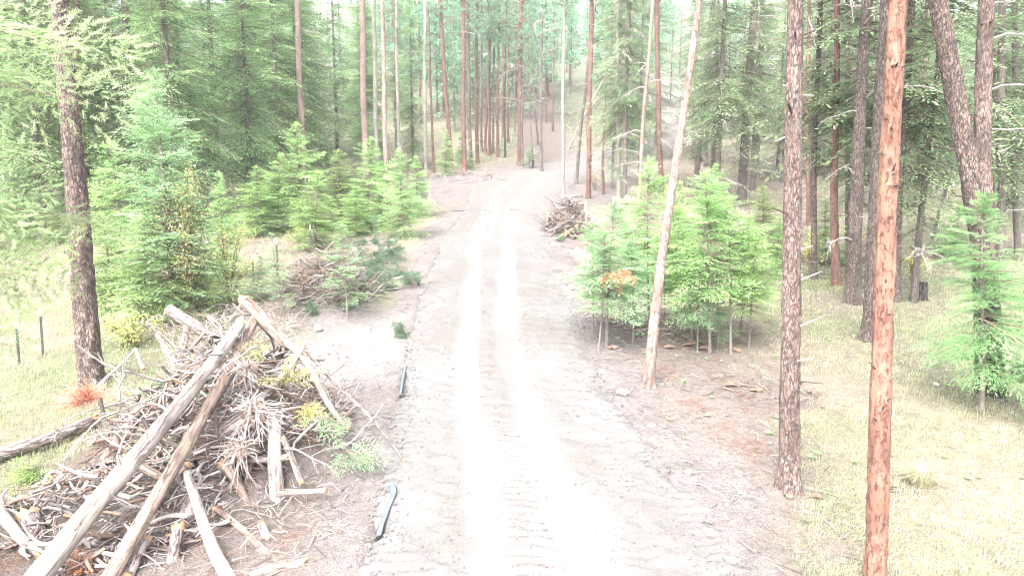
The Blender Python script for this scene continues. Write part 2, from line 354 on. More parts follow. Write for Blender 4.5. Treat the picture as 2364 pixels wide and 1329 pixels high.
# the gravel road: rutted sheet with tracked ridges
ys = [-6.0]
while ys[-1] < 78: ys.append(ys[-1] + 0.045 + 0.0045 * max(0, ys[-1] - 8))
ys = np.array(ys); ts = np.linspace(0, 1, 121)
TT, YY = np.meshgrid(ts, ys)
L_, R_ = road_edges(YY)
wob = 0.35 * fbm(YY / 1.1, YY * 0 + 3, 71, 4)
wob2 = 0.35 * fbm(YY / 1.1, YY * 0 + 9, 73, 4)
L2 = L_ - 0.25 + 1.5 * wob; R2 = R_ + 0.2 + 1.5 * wob2
XX = L2 + (R2 - L2) * TT
Wd = R2 - L2
def road_rel(x, y):                    # relief of the running surface
    l, r = road_edges(y); t = (x - l) / (r - l)
    z = 0.05 * np.sin(np.clip(t, 0, 1) * math.pi)
    # wheel ruts (offset from the left edge)
    k1 = np.interp(y, [0, 9, 20, 30, 42, 60, 80], [0.36, 0.33, 0.33, 0.33, 0.31, 0.35, 0.35]); k2 = np.interp(y, [0, 9, 14, 20, 30, 42, 60, 80], [0.62, 0.58, 0.56, 0.545, 0.60, 0.66, 0.68, 0.68])
    rut = np.exp(-((t - k1) / 0.05) ** 2) + np.exp(-((t - k2) / 0.05) ** 2)
    smooth = np.clip(np.exp(-((t - k1) / 0.058) ** 4) + np.exp(-((t - k2) / 0.066) ** 4) + 0.75 * np.exp(-((t - k1 - 0.13) / 0.03) ** 2) * sstep(fbm(y / 6, y * 0, 5, 2), -0.1, 0.2), 0, 1)
    z = z - 0.045 * rut
    band = 1 - smooth
    ph = y / 0.19 + 0.6 * fbm(x / 1.3, y / 1.3, 81, 2) + 0.35 * np.sin(x * 1.3)
    ridge = np.sin(ph * 2 * math.pi) * sstep(fbm(x / 0.7, y / 2.4, 91, 3), -0.12, 0.3) * (1 - sstep(y, 24, 44))
    z = z + band * (0.022 * ridge + 0.06 * fbm(x / 0.3, y / 0.2, 95, 4)) + 0.03 * fbm(x / 1.6, y / 1.6, 97, 3)
    return z, smooth, t, ridge
rz, smo, trel, ridge = road_rel(XX, YY)
edge = sstep(np.minimum(TT, 1 - TT) * Wd, 0.0, 0.6)
ZZ = ground_h(XX, YY) + (rz + 0.02) * edge - 0.12 * (1 - edge)
nb = fbm(XX / 0.9, YY / 2.2, 61, 4)
tan = np.array([0.101, 0.0935, 0.0895]); pale = np.array([0.126, 0.124, 0.123])
wt = np.clip(smo * (0.9 + 0.5 * nb) + 0.25 + 0.95 * nb + 0.12 * (1 - sstep(YY, 8, 22)), 0, 1)
rc = mixc(tan[None, None] * np.ones(XX.shape + (1,)), pale, wt)
rc = mixc(rc, [0.12, 0.107, 0.102], sstep(YY + 2 * nb, 41, 44) * (1 - 0.75 * smo))
rc = mixc(rc, [0.128, 0.117, 0.113], 1 - sstep(np.minimum(TT, 1 - TT) * Wd + 0.5 * nb, 0.1, 0.75))
nyr, nxr = XX.shape; idr = np.arange(nyr * nxr).reshape(nyr, nxr)
Qr = np.stack([idr[:-1, :-1], idr[:-1, 1:], idr[1:, 1:], idr[1:, :-1]], -1).reshape(-1, 4)
def gravel_mat():
    m, nt, n, l, b = nmat('gravel_surface')
    at_ = n.new('ShaderNodeAttribute'); at_.attribute_name = 'col'
    tc = n.new('ShaderNodeTexCoord')
    vo = n.new('ShaderNodeTexVoronoi'); vo.inputs['Scale'].default_value = 55; l.new(tc.outputs['Object'], vo.inputs['Vector'])
    sp = n.new('ShaderNodeSeparateColor'); l.new(vo.outputs['Color'], sp.inputs[0])
    mr = n.new('ShaderNodeMapRange'); mr.inputs[3].default_value = 0.84; mr.inputs[4].default_value = 1.12; l.new(sp.outputs[0], mr.inputs[0])
    ve = n.new('ShaderNodeTexVoronoi'); ve.feature = 'DISTANCE_TO_EDGE'; ve.inputs['Scale'].default_value = 55; l.new(tc.outputs['Object'], ve.inputs['Vector'])
    h = n.new('ShaderNodeHueSaturation'); l.new(at_.outputs['Color'], h.inputs['Color']); l.new(mr.outputs[0], h.inputs['Value'])
    l.new(h.outputs[0], b.inputs['Base Color']); b.inputs['Roughness'].default_value = 0.95; b.inputs['Specular IOR Level'].default_value = 0.15
    bp = n.new('ShaderNodeBump'); bp.inputs['Strength'].default_value = 0.7; bp.inputs['Distance'].default_value = 0.015
    l.new(ve.outputs[0], bp.inputs['Height']); l.new(bp.outputs[0], b.inputs['Normal'])
    return m
M['gravel'] = gravel_mat()
me = mesh_np('gravel_road', np.stack([XX, YY, ZZ], -1), Qr, M['gravel'], rc.reshape(-1, 3), True)
tag(ob('gravel_road', me), 'pale gravel road with wheel ruts running up the slope', None, None, 'structure')

# loose stones: an octahedral pebble, thousands of them
OCT = np.array([[1, 0, 0], [-1, 0, 0], [0, 1, 0], [0, -1, 0], [0, 0, 1], [0, 0, -1]], float)
OCF = np.array([[0, 2, 4], [2, 1, 4], [1, 3, 4], [3, 0, 4], [2, 0, 5], [1, 2, 5], [3, 1, 5], [0, 3, 5]])
def pebbles(px, py, pz, size, cols, g):
    n = len(px)
    V = OCT[None] * g.uniform(0.65, 1.25, (n, 6, 1)) + g.normal(0, 0.18, (n, 6, 3))
    V *= (size[:, None] * np.stack([g.uniform(0.8, 1.3, n), g.uniform(0.7, 1.1, n), g.uniform(0.45, 0.8, n)], 1))[:, None, :]
    a = g.uniform(0, 6.28, n); ca, sa = np.cos(a)[:, None], np.sin(a)[:, None]
    V = np.stack([V[..., 0] * ca - V[..., 1] * sa, V[..., 0] * sa + V[..., 1] * ca, V[..., 2]], -1)
    V += np.stack([px, py, pz], 1)[:, None, :]
    F = (OCF[None] + (np.arange(n) * 6)[:, None, None]).reshape(-1, 3)
    return V.reshape(-1, 3), F, np.repeat(cols, 6, axis=0)
g = np.random.default_rng(3)
n = 52000
yy = 6.2 + 34 * g.random(n) ** 1.9; l_, r_ = road_edges(yy); tt = g.random(n) ** np.where(g.random(n) < .5, .8, 1.2)
xx = l_ + (r_ - l_) * (-0.06 + 1.12 * tt)
z_, sm_, t_, ri_ = road_rel(xx, yy)
keep = (g.random(n) > 0.97 * sm_) & (g.random(n) < 0.35 + 0.5 * (ri_ > 0.1) + 0.5 * ((t_ < 0.12) | (t_ > 0.82)))
xx, yy, z_, t_ = xx[keep], yy[keep], z_[keep], t_[keep]
sz = 0.008 + 0.016 * g.random(len(xx)) ** 2.4 + 0.016 * (g.random(len(xx)) < 0.03)
ed = ((t_ > 0.9) | (t_ < 0.08)) & (g.random(len(xx)) < 0.10); sz[ed] += 0.03 * g.random(ed.sum())
inside = sstep(np.minimum(xx - road_edges(yy)[0], road_edges(yy)[1] - xx), -0.1, 0.25)
zz = ground_h(xx, yy) + (z_ + 0.02) * inside + sz * 0.25 - 0.02 * (1 - inside)
cb = np.array([0.1, 0.095, 0.092])[None] * g.uniform(0.8, 1.2, (len(xx), 1)) + g.normal(0, 0.008, (len(xx), 3))
V, F, cc = pebbles(xx, yy, zz, sz, np.clip(cb, 0.05, 0.75), g)
tag(ob('loose_gravel', mesh_np('loose_gravel', V, F, M['stone'], cc)), 'loose pale crushed stones strewn over the gravel road', 'gravel', None, 'stuff')

# clods and lumps of the pale spoil and the dirt shoulders
n = 26000
yy = 7.0 + 40 * g.random(n) ** 1.7; xx = g.uniform(-9, 8, n)
d_, s_, li_, fl_, a_, b_ = zone_weights(xx, yy); rd = road_de(xx, yy)
keep = (g.random(n) < np.maximum(0.35 * d_, np.maximum(0.6 * s_, 0.16 * li_))) & (rd > 0.05)
xx, yy = xx[keep], yy[keep]; s_ = s_[keep]
sz = 0.015 + 0.045 * g.random(len(xx)) ** 3
cb = np.where(s_[:, None] > 0.3, np.array([[0.185, 0.17, 0.166]]), ground_col(xx, yy) * 0.95) * g.uniform(0.7, 1.15, (len(xx), 1))
V, F, cc = pebbles(xx, yy, ground_h(xx, yy) + sz * 0.2, sz, np.clip(cb, 0.03, 0.75), g)
tag(ob('soil_clods', mesh_np('soil_clods', V, F, M['stone'], cc)), 'small clods and stones on the dirt beside the road', 'soil', None, 'stuff')

# ------------------------------------------------------------------ grass and litter
def blades(n, g, xr, yr, yp, wfun, hlo, hhi, wid, colf, droop=0.6, clump=6, spread=0.07):
    bx_ = g.uniform(*xr, n); by_ = yr[0] + (yr[1] - yr[0]) * g.random(n) ** yp
    k = g.random(n) < wfun(bx_, by_); bx_, by_ = bx_[k], by_[k]
    tone = g.random(len(bx_)); hs_ = g.uniform(hlo, hhi, len(bx_)) * g.uniform(0.7, 1.2, len(bx_))
    bx_ = np.repeat(bx_, clump); by_ = np.repeat(by_, clump); tone = np.repeat(tone, clump); hh = np.repeat(hs_, clump)
    m = len(bx_); a = g.uniform(0, 6.283, m); rr = spread * np.sqrt(g.random(m))
    bx_ = bx_ + rr * np.cos(a); by_ = by_ + rr * np.sin(a)
    hh = hh * g.uniform(0.55, 1.15, m); lean = droop * g.uniform(0.2, 1.2, m)
    wind = 0.5
    dx = np.cos(a) * 0.8 + wind; dy = np.sin(a) * 0.8
    z0 = ground_h(bx_, by_) - 0.015
    B = np.stack([bx_, by_, z0], 1)
    w = wid * (1 + by_ / 22.0) * g.uniform(0.7, 1.3, m)
    sd = np.stack([-dy, dx, 0 * dx], 1); sd = norm(sd) * w[:, None] * 0.5
    mid = B + np.stack([dx * hh * lean * 0.35, dy * hh * lean * 0.35, hh * 0.62], 1)
    tip = B + np.stack([dx * hh * lean, dy * hh * lean, hh * (1.0 - 0.35 * lean)], 1)
    V = np.stack([B - sd, B + sd, mid + sd * 0.8, mid - sd * 0.8, tip], 1)
    i = np.arange(m)[:, None] * 5
    F = np.concatenate([i + np.array([[0, 1, 2]]), i + np.array([[0, 2, 3]]), i + np.array([[3, 2, 4]])], 0)
    col = colf(bx_, by_, tone, g)
    return V.reshape(-1, 3), F, np.repeat(col, 5, axis=0)
def grass_w(x, y):
    d_, s_, li_, fl_, a_, b_ = zone_weights(x, y)
    return np.clip(1 - 1.4 * d_ - s_ - 1.1 * li_ - 0.72 * fl_, 0, 1) * (road_de(x, y) > 0.3) * np.clip(0.75 + 1.2 * b_ + 0.6 * a_, 0.12, 1)
def grass_col(x, y, tone, g):
    n2 = fbm(x / 5.0, y / 5.0, 31, 3); n1 = fbm(x / 1.1, y / 1.1, 23, 3)
    w = np.clip(0.33 + 1.5 * n2 + 1.0 * n1 + 0.55 * (tone - 0.5), 0, 1)
    c = mixc(np.array([[0.195, 0.167, 0.128]]) * np.ones((len(x), 1)), [0.155, 0.172, 0.09], w)
    return c * g.uniform(0.88, 1.1, (len(x), 1))
g = np.random.default_rng(8)
V, F, cc = blades(34000, g, (3.5, 30), (7.2, 44), 1.5, grass_w, 0.07, 0.19, 0.0042, grass_col, 1.4, 10, 0.15)
tag(ob('meadow_grass', mesh_np('meadow_grass', V, F, M['grass'], cc)), 'straw and green grass covering the slope right of the road', 'grass', None, 'stuff')
V, F, cc = blades(30000, g, (-32, -5), (8, 48), 1.3, grass_w, 0.13, 0.32, 0.0045, grass_col, 1.25, 8, 0.12)
tag(ob('forest_grass', mesh_np('forest_grass', V, F, M['grass'], cc)), 'thin straw grass among the saplings left of the road', 'grass', None, 'stuff')
def fargr_w(x, y): return grass_w(x, y) * 0.7
V, F, cc = blades(26000, g, (-22, 34), (44, 120), 1.3, fargr_w, 0.2, 0.4, 0.008, grass_col, 0.9, 3, 0.15)
tag(ob('hillside_grass', mesh_np('hillside_grass', V, F, M['grass'], cc)), 'pale grass on the hillside beyond the bend', 'grass', None, 'stuff')
# big yellow-green tussocks in the meadow
def tussock(px, py, h, n, label):
    p = hit(px, py); gg = np.random.default_rng(int(px))
    a = gg.uniform(0, 6.283, n); r0 = 0.16 * h / 0.4 * np.sqrt(gg.random(n)); hh = h * gg.uniform(0.5, 1.1, n); ln = gg.uniform(0.25, 1.1, n)
    B = np.stack([r0 * np.cos(a), r0 * np.sin(a), 0 * a], 1)
    sd = np.stack([-np.sin(a), np.cos(a), 0 * a], 1) * 0.006
    mid = B + np.stack([np.cos(a) * hh * ln * 0.35, np.sin(a) * hh * ln * 0.35, hh * 0.6], 1)
    tip = B + np.stack([np.cos(a) * hh * ln * 1.1, np.sin(a) * hh * ln * 1.1, hh * (1 - 0.5 * ln)], 1)
    V = np.stack([B - sd, B + sd, mid + sd, mid - sd, tip], 1).reshape(-1, 3); i = np.arange(n)[:, None] * 5
    F = np.concatenate([i + np.array([[0, 1, 2]]), i + np.array([[0, 2, 3]]), i + np.array([[3, 2, 4]])], 0)
    c = np.repeat(np.array([[0.17, 0.165, 0.105]]) * gg.uniform(0.8, 1.25, (n, 1)), 5, 0)
    tag(ob('grass_tussock', mesh_np('grass_tussock', V, F, M['grass'], c), None, p), label, 'grass tussock', 'yellow-green tussocks in the meadow')
tussock(2125, 1120, 0.4, 260, 'yellow-green grass tussock right of the orange pine')

# needle and twig litter: thin curved sticks lying about
WOODC = np.array([[0.29, 0.25, 0.235], [0.35, 0.31, 0.292], [0.22, 0.155, 0.135], [0.10, 0.08, 0.074], [0.25, 0.165, 0.125], [0.28, 0.255, 0.245]])
def stick_mesh(name, P0, D, L, rad, g, bend=0.25, K=4, sides=3, cols=None, par=None, knots=False):
    n = len(P0); t = np.linspace(0, 1, K)[None, :, None]
    D = norm(D); side = norm(np.cross(D, norm(g.normal(size=(n, 3))))); side2 = np.cross(D, side)
    b1 = g.normal(0, bend, (n, 1, 1)); b2 = g.normal(0, bend * 0.7, (n, 1, 1))
    P = P0[:, None, :] + D[:, None, :] * L[:, None, None] * t + side[:, None, :] * b1 * L[:, None, None] * (t * t) + side2[:, None, :] * b2 * L[:, None, None] * np.sin(t * 3.1)
    Rr = rad[:, None] * (1 - 0.65 * np.linspace(0, 1, K))[None]
    V, Q = tubes(P, Rr, sides)
    if cols is None: cols = WOODC[g.integers(0, len(WOODC), n)] * g.uniform(0.75, 1.2, (n, 1))
    return V, Q, np.repeat(cols, K * sides, axis=0)
n = 30000
yy = 7.2 + 36 * g.random(n) ** 1.6; xx = g.uniform(-12, 12, n)
d_, s_, li_, fl_, a_, b_ = zone_weights(xx, yy)
keep = (g.random(n) < np.maximum(np.maximum(0.45 * li_, 0.12 * d_), 0.5 * fl_)) & (road_de(xx, yy) > 0.15)
xx, yy = xx[keep], yy[keep]; n = len(xx)
L = 0.05 + 0.35 * g.random(n) ** 3 + 0.3 * (g.random(n) < 0.02); a = g.uniform(0, 6.283, n)
P0 = np.stack([xx, yy, ground_h(xx, yy) + 0.025 + 0.03 * g.random(n)], 1)
V, Q_, cc = stick_mesh('x', P0, np.stack([np.cos(a), np.sin(a), 0.112 * np.sin(a) + g.normal(0, 0.06, n)], 1), L, 0.003 + 0.006 * g.random(n) + 0.012 * L, g, 0.12, 3, 3, WOODC[g.integers(0, 6, n)] * g.uniform(0.35, 0.8, (n, 1)))
tag(ob('twig_litter', mesh_np('twig_litter', V, Q_, M['stick'], cc)), 'small twigs and bark chips littering the ground', 'litter', None, 'stuff')
# broadleaf weeds: tiny green rosettes in the meadow and verge
n = 500
yy = 7.5 + 22 * g.random(n) ** 1.3; xx = g.uniform(2.6, 16, n)
keep = (road_de(xx, yy) > 0.6) & (g.random(n) < 0.5); xx, yy = xx[keep], yy[keep]; n = len(xx)
k = 7; a = g.uniform(0, 6.283, (n, k)); ll = g.uniform(0.04, 0.10, (n, 1)) * g.uniform(0.7, 1.2, (n, k))
B = np.repeat(np.stack([xx, yy, ground_h(xx, yy) + 0.03], 1)[:, None], k, 1)
dr = np.stack([np.cos(a), np.sin(a), 0.5 + 0 * a], -1); sd = np.stack([-np.sin(a), np.cos(a), 0 * a], -1)
V = np.stack([B, B + dr * ll[..., None] * 0.5 + sd * ll[..., None] * 0.3, B + dr * ll[..., None], B + dr * ll[..., None] * 0.5 - sd * ll[..., None] * 0.3], 2).reshape(-1, 3)
cc = np.repeat(np.array([[0.10, 0.20, 0.06]]) * g.uniform(0.7, 1.4, (n * k, 1)), 4, 0)
tag(ob('weed_rosettes', mesh_np('weed_rosettes', V, np.arange(n * k * 4).reshape(-1, 4), M['grass'], cc)), 'tiny green weeds dotted through the meadow grass', 'weeds', None, 'stuff')
# ------------------------------------------------------------------ foliage generators
def spray(L, g, step, tl, kl, kw, droop=0.12, twigdroop=0.15, needles=0):
    """one flat fir bough along +X: list of small kites (base, dir, normal, len, width, tipness)"""
    out = []
    def add(b, d, l, w, tip):
        nrm = np.array([g.normal(0, .3), g.normal(0, .3), 1.0]); out.append((*b, *d, *nrm, l, w, tip))
    x = 0.10 * L; s = 1
    while x < L:
        f = x / L
        s = -s
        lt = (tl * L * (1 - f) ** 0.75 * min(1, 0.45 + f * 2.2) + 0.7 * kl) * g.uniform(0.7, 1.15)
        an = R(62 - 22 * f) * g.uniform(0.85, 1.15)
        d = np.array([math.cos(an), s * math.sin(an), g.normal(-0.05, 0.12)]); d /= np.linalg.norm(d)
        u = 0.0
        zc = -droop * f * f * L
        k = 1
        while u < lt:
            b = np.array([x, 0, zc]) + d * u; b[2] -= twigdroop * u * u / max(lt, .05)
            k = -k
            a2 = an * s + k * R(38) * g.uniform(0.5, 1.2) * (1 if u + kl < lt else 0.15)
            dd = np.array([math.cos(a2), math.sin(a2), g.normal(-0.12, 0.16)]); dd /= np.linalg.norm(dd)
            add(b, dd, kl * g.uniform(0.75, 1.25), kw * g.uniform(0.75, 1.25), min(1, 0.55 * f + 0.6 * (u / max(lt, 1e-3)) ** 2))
            u += kl * 0.55
        x += step * g.uniform(0.75, 1.25)
    add(np.array([L * 0.96, 0, -droop * L]), np.array([1, 0, -0.1]), kl * 1.1, kw, 1.0)
    T = np.array(out)
    if needles:
        # individual needles fringing each twig
        m = len(T); rep = np.repeat(T, needles, axis=0); t = np.tile(np.linspace(0.05, 1.0, needles), m)
        sd = np.cross(rep[:, 6:9], rep[:, 3:6]); sd = norm(sd) * np.where(np.arange(len(rep)) % 2, 1, -1)[:, None]
        b = rep[:, :3] + rep[:, 3:6] * (rep[:, 9] * t)[:, None]
        d = norm(rep[:, 3:6] * 0.65 + sd + g.normal(0, .25, (len(rep), 3)))
        N = rep.copy(); N[:, :3] = b; N[:, 3:6] = d; N[:, 9] = 0.034; N[:, 10] = 0.007
        T[:, 10] *= 0.35
        T = np.concatenate([T, N])
    return T
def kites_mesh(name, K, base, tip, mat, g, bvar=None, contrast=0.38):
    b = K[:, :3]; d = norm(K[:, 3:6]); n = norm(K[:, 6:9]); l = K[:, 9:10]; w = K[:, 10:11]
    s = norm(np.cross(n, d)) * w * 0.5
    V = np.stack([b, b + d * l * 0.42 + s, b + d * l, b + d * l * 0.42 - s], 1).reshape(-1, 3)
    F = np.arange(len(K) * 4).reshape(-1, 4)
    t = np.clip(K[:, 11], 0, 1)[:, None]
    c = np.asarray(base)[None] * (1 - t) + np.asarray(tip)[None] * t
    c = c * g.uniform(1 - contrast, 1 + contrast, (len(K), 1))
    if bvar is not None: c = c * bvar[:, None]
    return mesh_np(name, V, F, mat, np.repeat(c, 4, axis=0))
def place_sprays(tmpls, org, ax, up, L, g):
    """tmpls: list of (len, array). returns all kites and the per-kite branch tone"""
    ks, tv = [], []
    for i in range(len(org)):
        Lt, T = tmpls[g.integers(len(tmpls))]
        a = ax[i] / np.linalg.norm(ax[i]); y = np.cross(up[i], a); y /= np.linalg.norm(y); z = np.cross(a, y)
        if g.random() < 0.5: y = -y
        Mx = np.stack([a, y, z]); sc_ = L[i] / Lt
        K = T.copy()
        K[:, :3] = (T[:, :3] * sc_) @ Mx + org[i]; K[:, 3:6] = T[:, 3:6] @ Mx; K[:, 6:9] = T[:, 6:9] @ Mx
        kk = max(0.6, min(1.25, sc_)); K[:, 9] *= kk; K[:, 10] *= kk
        if sc_ < 0.7: K = K[g.random(len(K)) < max(0.3, sc_ * 1.3)]
        ks.append(K); tv.append(np.full(len(K), g.uniform(0.55, 1.4)))
    return np.concatenate(ks), np.concatenate(tv)
def fir_meshes(nm, seed, H, Rm, clear, nb, tm, base, tip, trunk_r, bark, shape=0.85, up0=0.55, down=-0.15, gap=0.0, twigmat=None, rings=26, wob=0.04):
    g = np.random.default_rng(seed)
    h = clear + (H - clear) * np.sort(g.random(nb) ** 0.9)
    f = (h - clear) / (H - clear)
    az = g.random(nb) * 6.283
    lob = 1 + 0.25 * np.sin(az * 2 + g.uniform(0, 6)) + 0.2 * np.sin(az * 3 + h * 2.3) + 0.12 * np.sin(h * 5.1 + az)
    L = (Rm * (1 - f) ** shape * (0.55 + 0.45 * np.minimum(1, f * 5 + 0.25)) * lob * g.uniform(0.42, 1.15, nb)) + 0.12 * min(1, Rm)
    el = down + (up0 - down) * f ** 1.3 + g.normal(0, 0.13, nb)
    if gap:
        keep = np.sin(h * 2.1 + az * 1.0) + g.normal(0, .6, nb) > -1 + gap; h, f, az, L, el = (q[keep] for q in (h, f, az, L, el))
    n = len(h)
    wx = wob * np.sin(np.linspace(0, 5, 40) + seed); 
    ax = np.stack([np.cos(az) * np.cos(el), np.sin(az) * np.cos(el), np.sin(el)], 1)
    org = np.stack([np.interp(h, np.linspace(0, H, 40), wx), 0 * h, h], 1)
    up = np.array([[0, 0, 1.0]]) + g.normal(0, 0.28, (n, 3))
    K, bv = place_sprays(tm, org + ax * 0.04, ax, up, L, g)
    top = np.zeros((4, 12)); top[:, :3] = (wx[-1], 0, H - 0.15); top[:, 3:6] = [[.2, 0, 1], [-.1, .2, 1], [0, -.2, 1], [0, 0, 1]]; top[:, 6:9] = [[1, 0, 0]] * 4; top[:, 9] = 0.3; top[:, 10] = 0.05; top[:, 11] = 1
    K = np.concatenate([K, top]); bv = np.concatenate([bv, np.ones(4)])
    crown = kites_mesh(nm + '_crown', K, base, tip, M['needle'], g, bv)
    t = np.linspace(0, 0.8, 4)[None, :, None]
    P = org[:, None] + ax[:, None] * L[:, None, None] * t; P[:, :, 2] -= 0.12 * (t[..., 0] ** 2) * L[:, None]
    V, Q_ = tubes(P, (0.004 + 0.008 * L)[:, None] * np.array([[1.3, 1.0, 0.7, 0.3]]), 3)
    br = mesh_np(nm + '_branches', V, Q_, twigmat or M['twig'])
    zt = np.linspace(0, 1, rings); P = np.stack([np.interp(zt * H, np.linspace(0, H, 40), wx), 0 * zt, zt * H - 0.05], 1)[None]
    rr = trunk_r * (1 - zt) ** 0.85 + 0.006; rr = rr * (1 + 0.3 * np.exp(-zt * H / 0.3))
    V, Q_ = tubes(P, rr[None], 9)
    return mesh_np(nm + '_trunk', V, Q_, bark, None, True), br, crown
def kd_thing(name, meshes, label, cat, loc, group, rotz=0, scale=1.0, tilt=(0, 0)):
    t = thing(name, label, cat, loc, group, (tilt[0], tilt[1], rotz), scale)
    ob('trunk', meshes[0], t); ob('branches', meshes[1], t)['kind'] = 'stuff'; ob('crown', meshes[2], t)['kind'] = 'stuff'
    return t

g = np.random.default_rng(101)
T_sap = [(0.9, spray(0.9, g, 0.05, 0.44, 0.10, 0.027)) for _ in range(5)]
T_big = [(2.4, spray(2.4, g, 0.11, 0.36, 0.19, 0.062, 0.18, 0.3)) for _ in range(5)]
T_near = [(1.2, spray(1.2, g, 0.055, 0.44, 0.11, 0.034, 0.12, 0.2, 10)) for _ in range(3)]
T_far = [(2.4, spray(2.4, g, 0.34, 0.32, 0.5, 0.2, 0.16, 0.3)) for _ in range(3)]
T_bough = [(2.0, spray(2.0, g, 0.06, 0.40, 0.11, 0.036, 0.10, 0.3, 14)) for _ in range(4)]

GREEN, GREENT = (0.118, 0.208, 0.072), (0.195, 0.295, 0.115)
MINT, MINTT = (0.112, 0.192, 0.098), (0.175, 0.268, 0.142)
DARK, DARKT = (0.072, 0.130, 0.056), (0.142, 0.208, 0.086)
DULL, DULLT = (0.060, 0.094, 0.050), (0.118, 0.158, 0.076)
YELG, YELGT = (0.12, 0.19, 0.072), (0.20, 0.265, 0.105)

SAP = {
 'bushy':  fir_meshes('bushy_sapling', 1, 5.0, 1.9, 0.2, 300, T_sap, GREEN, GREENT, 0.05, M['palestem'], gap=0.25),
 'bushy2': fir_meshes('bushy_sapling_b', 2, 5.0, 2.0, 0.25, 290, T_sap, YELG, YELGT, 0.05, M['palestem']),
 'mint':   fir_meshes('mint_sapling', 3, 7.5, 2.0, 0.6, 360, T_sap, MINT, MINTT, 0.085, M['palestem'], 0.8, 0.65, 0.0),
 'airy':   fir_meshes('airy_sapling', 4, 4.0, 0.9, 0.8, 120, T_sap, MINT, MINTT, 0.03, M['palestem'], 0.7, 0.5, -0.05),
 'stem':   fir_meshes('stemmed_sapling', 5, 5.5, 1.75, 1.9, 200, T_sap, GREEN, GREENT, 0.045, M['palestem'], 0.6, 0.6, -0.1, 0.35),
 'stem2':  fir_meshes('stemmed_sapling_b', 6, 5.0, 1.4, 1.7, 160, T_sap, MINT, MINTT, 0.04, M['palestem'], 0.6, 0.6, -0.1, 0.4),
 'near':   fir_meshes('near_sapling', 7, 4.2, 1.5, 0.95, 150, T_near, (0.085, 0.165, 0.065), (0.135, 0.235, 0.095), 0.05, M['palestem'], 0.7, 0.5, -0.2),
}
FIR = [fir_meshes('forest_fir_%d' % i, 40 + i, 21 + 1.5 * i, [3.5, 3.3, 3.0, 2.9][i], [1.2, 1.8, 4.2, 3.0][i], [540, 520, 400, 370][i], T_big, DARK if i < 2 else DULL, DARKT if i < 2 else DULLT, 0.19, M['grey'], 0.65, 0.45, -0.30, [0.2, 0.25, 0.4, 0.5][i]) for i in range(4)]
FARFIR = [fir_meshes('far_fir_%d' % i, 60 + i, 18, 2.4, 2.0, 190, T_far, (0.075, 0.15, 0.085), (0.11, 0.20, 0.11), 0.15, M['grey'], 0.8, 0.4, -0.2, 0.2) for i in range(2)]

# ponderosa tufts
def pine_crown(nm, seed, H, Rm, nb, per, nl, nw, nn, base, tip, wood=True, shape=0.6):
    g = np.random.default_rng(seed)
    h = np.sort(g.random(nb)) * H; f = h / H; az = g.random(nb) * 6.283
    L = Rm * np.minimum(1, 0.55 + 1.6 * f) * (1.02 - f) ** shape * g.uniform(0.55, 1.1, nb) + 0.25
    el = -0.1 + 0.8 * f + g.normal(0, 0.15, nb)
    ax = np.stack([np.cos(az) * np.cos(el), np.sin(az) * np.cos(el), np.sin(el)], 1); org = np.stack([0 * h, 0 * h, h], 1)
    tt = np.linspace(0, 1, 6)[None, :, None]
    P = org[:, None] + ax[:, None] * L[:, None, None] * tt; P[:, :, 2] += 0.22 * L[:, None] * (tt[..., 0] ** 2 - 0.5 * tt[..., 0])
    P[:, 1:, :] += g.normal(0, 0.05, (nb, 5, 3)) * L[:, None, None]
    V1 = tubes(P, (0.012 + 0.012 * L)[:, None] * np.array([[1.2, 1, .8, .6, .4, .2]]), 4)
    rows = []; tw = []
    for i in range(nb):
        for k in range(per):
            u = 0.4 + 0.6 * (k + g.random()) / per; j = min(4, int(u * 5)); q = P[i, j] * (1 - (u * 5 - j)) + P[i, j + 1] * (u * 5 - j)
            c = q + g.normal(0, 0.17 * L[i], 3) * np.array([1, 1, 0.45]) if k < per - 1 else P[i, 5]
            tw.append([q, (q + c) / 2 + [0, 0, -.03], c])
            ad = norm(c - q + 0.3 * ax[i] + np.array([0, 0, 0.12]))
            dd = norm(ad[None] * 0.75 + norm(g.normal(size=(nn, 3))) * 0.95)
            for d in dd: rows.append((*(c + d * 0.02), *d, *norm(g.normal(size=3)), nl * g.uniform(.7, 1.15), nw, g.uniform(0.1, 1.0)))
    K = np.array(rows)
    V2 = tubes(np.array(tw), np.full((len(tw), 3), 0.012), 3)
    crown = kites_mesh(nm, K, base, tip, M['pine'], g, np.repeat(g.uniform(0.8, 1.2, len(tw)), nn))
    v, q = merge([V1, V2]); br = mesh_np(nm + '_branches', v, q, M['twig'])
    return br, crown
PINEC, PINECT = (0.075, 0.145, 0.09), (0.12, 0.20, 0.12)
PINE = [pine_crown('pine_crown_%d' % i, 80 + i, 10.0, 2.6, 62, 8, 0.24, 0.030, 22, PINEC, PINECT) for i in range(3)]
FARP = [pine_crown('far_pine_crown_%d' % i, 90 + i, 14.5, 2.8, 64, 5, 0.55, 0.16, 9, (0.085, 0.165, 0.105), (0.12, 0.21, 0.13)) for i in range(2)]

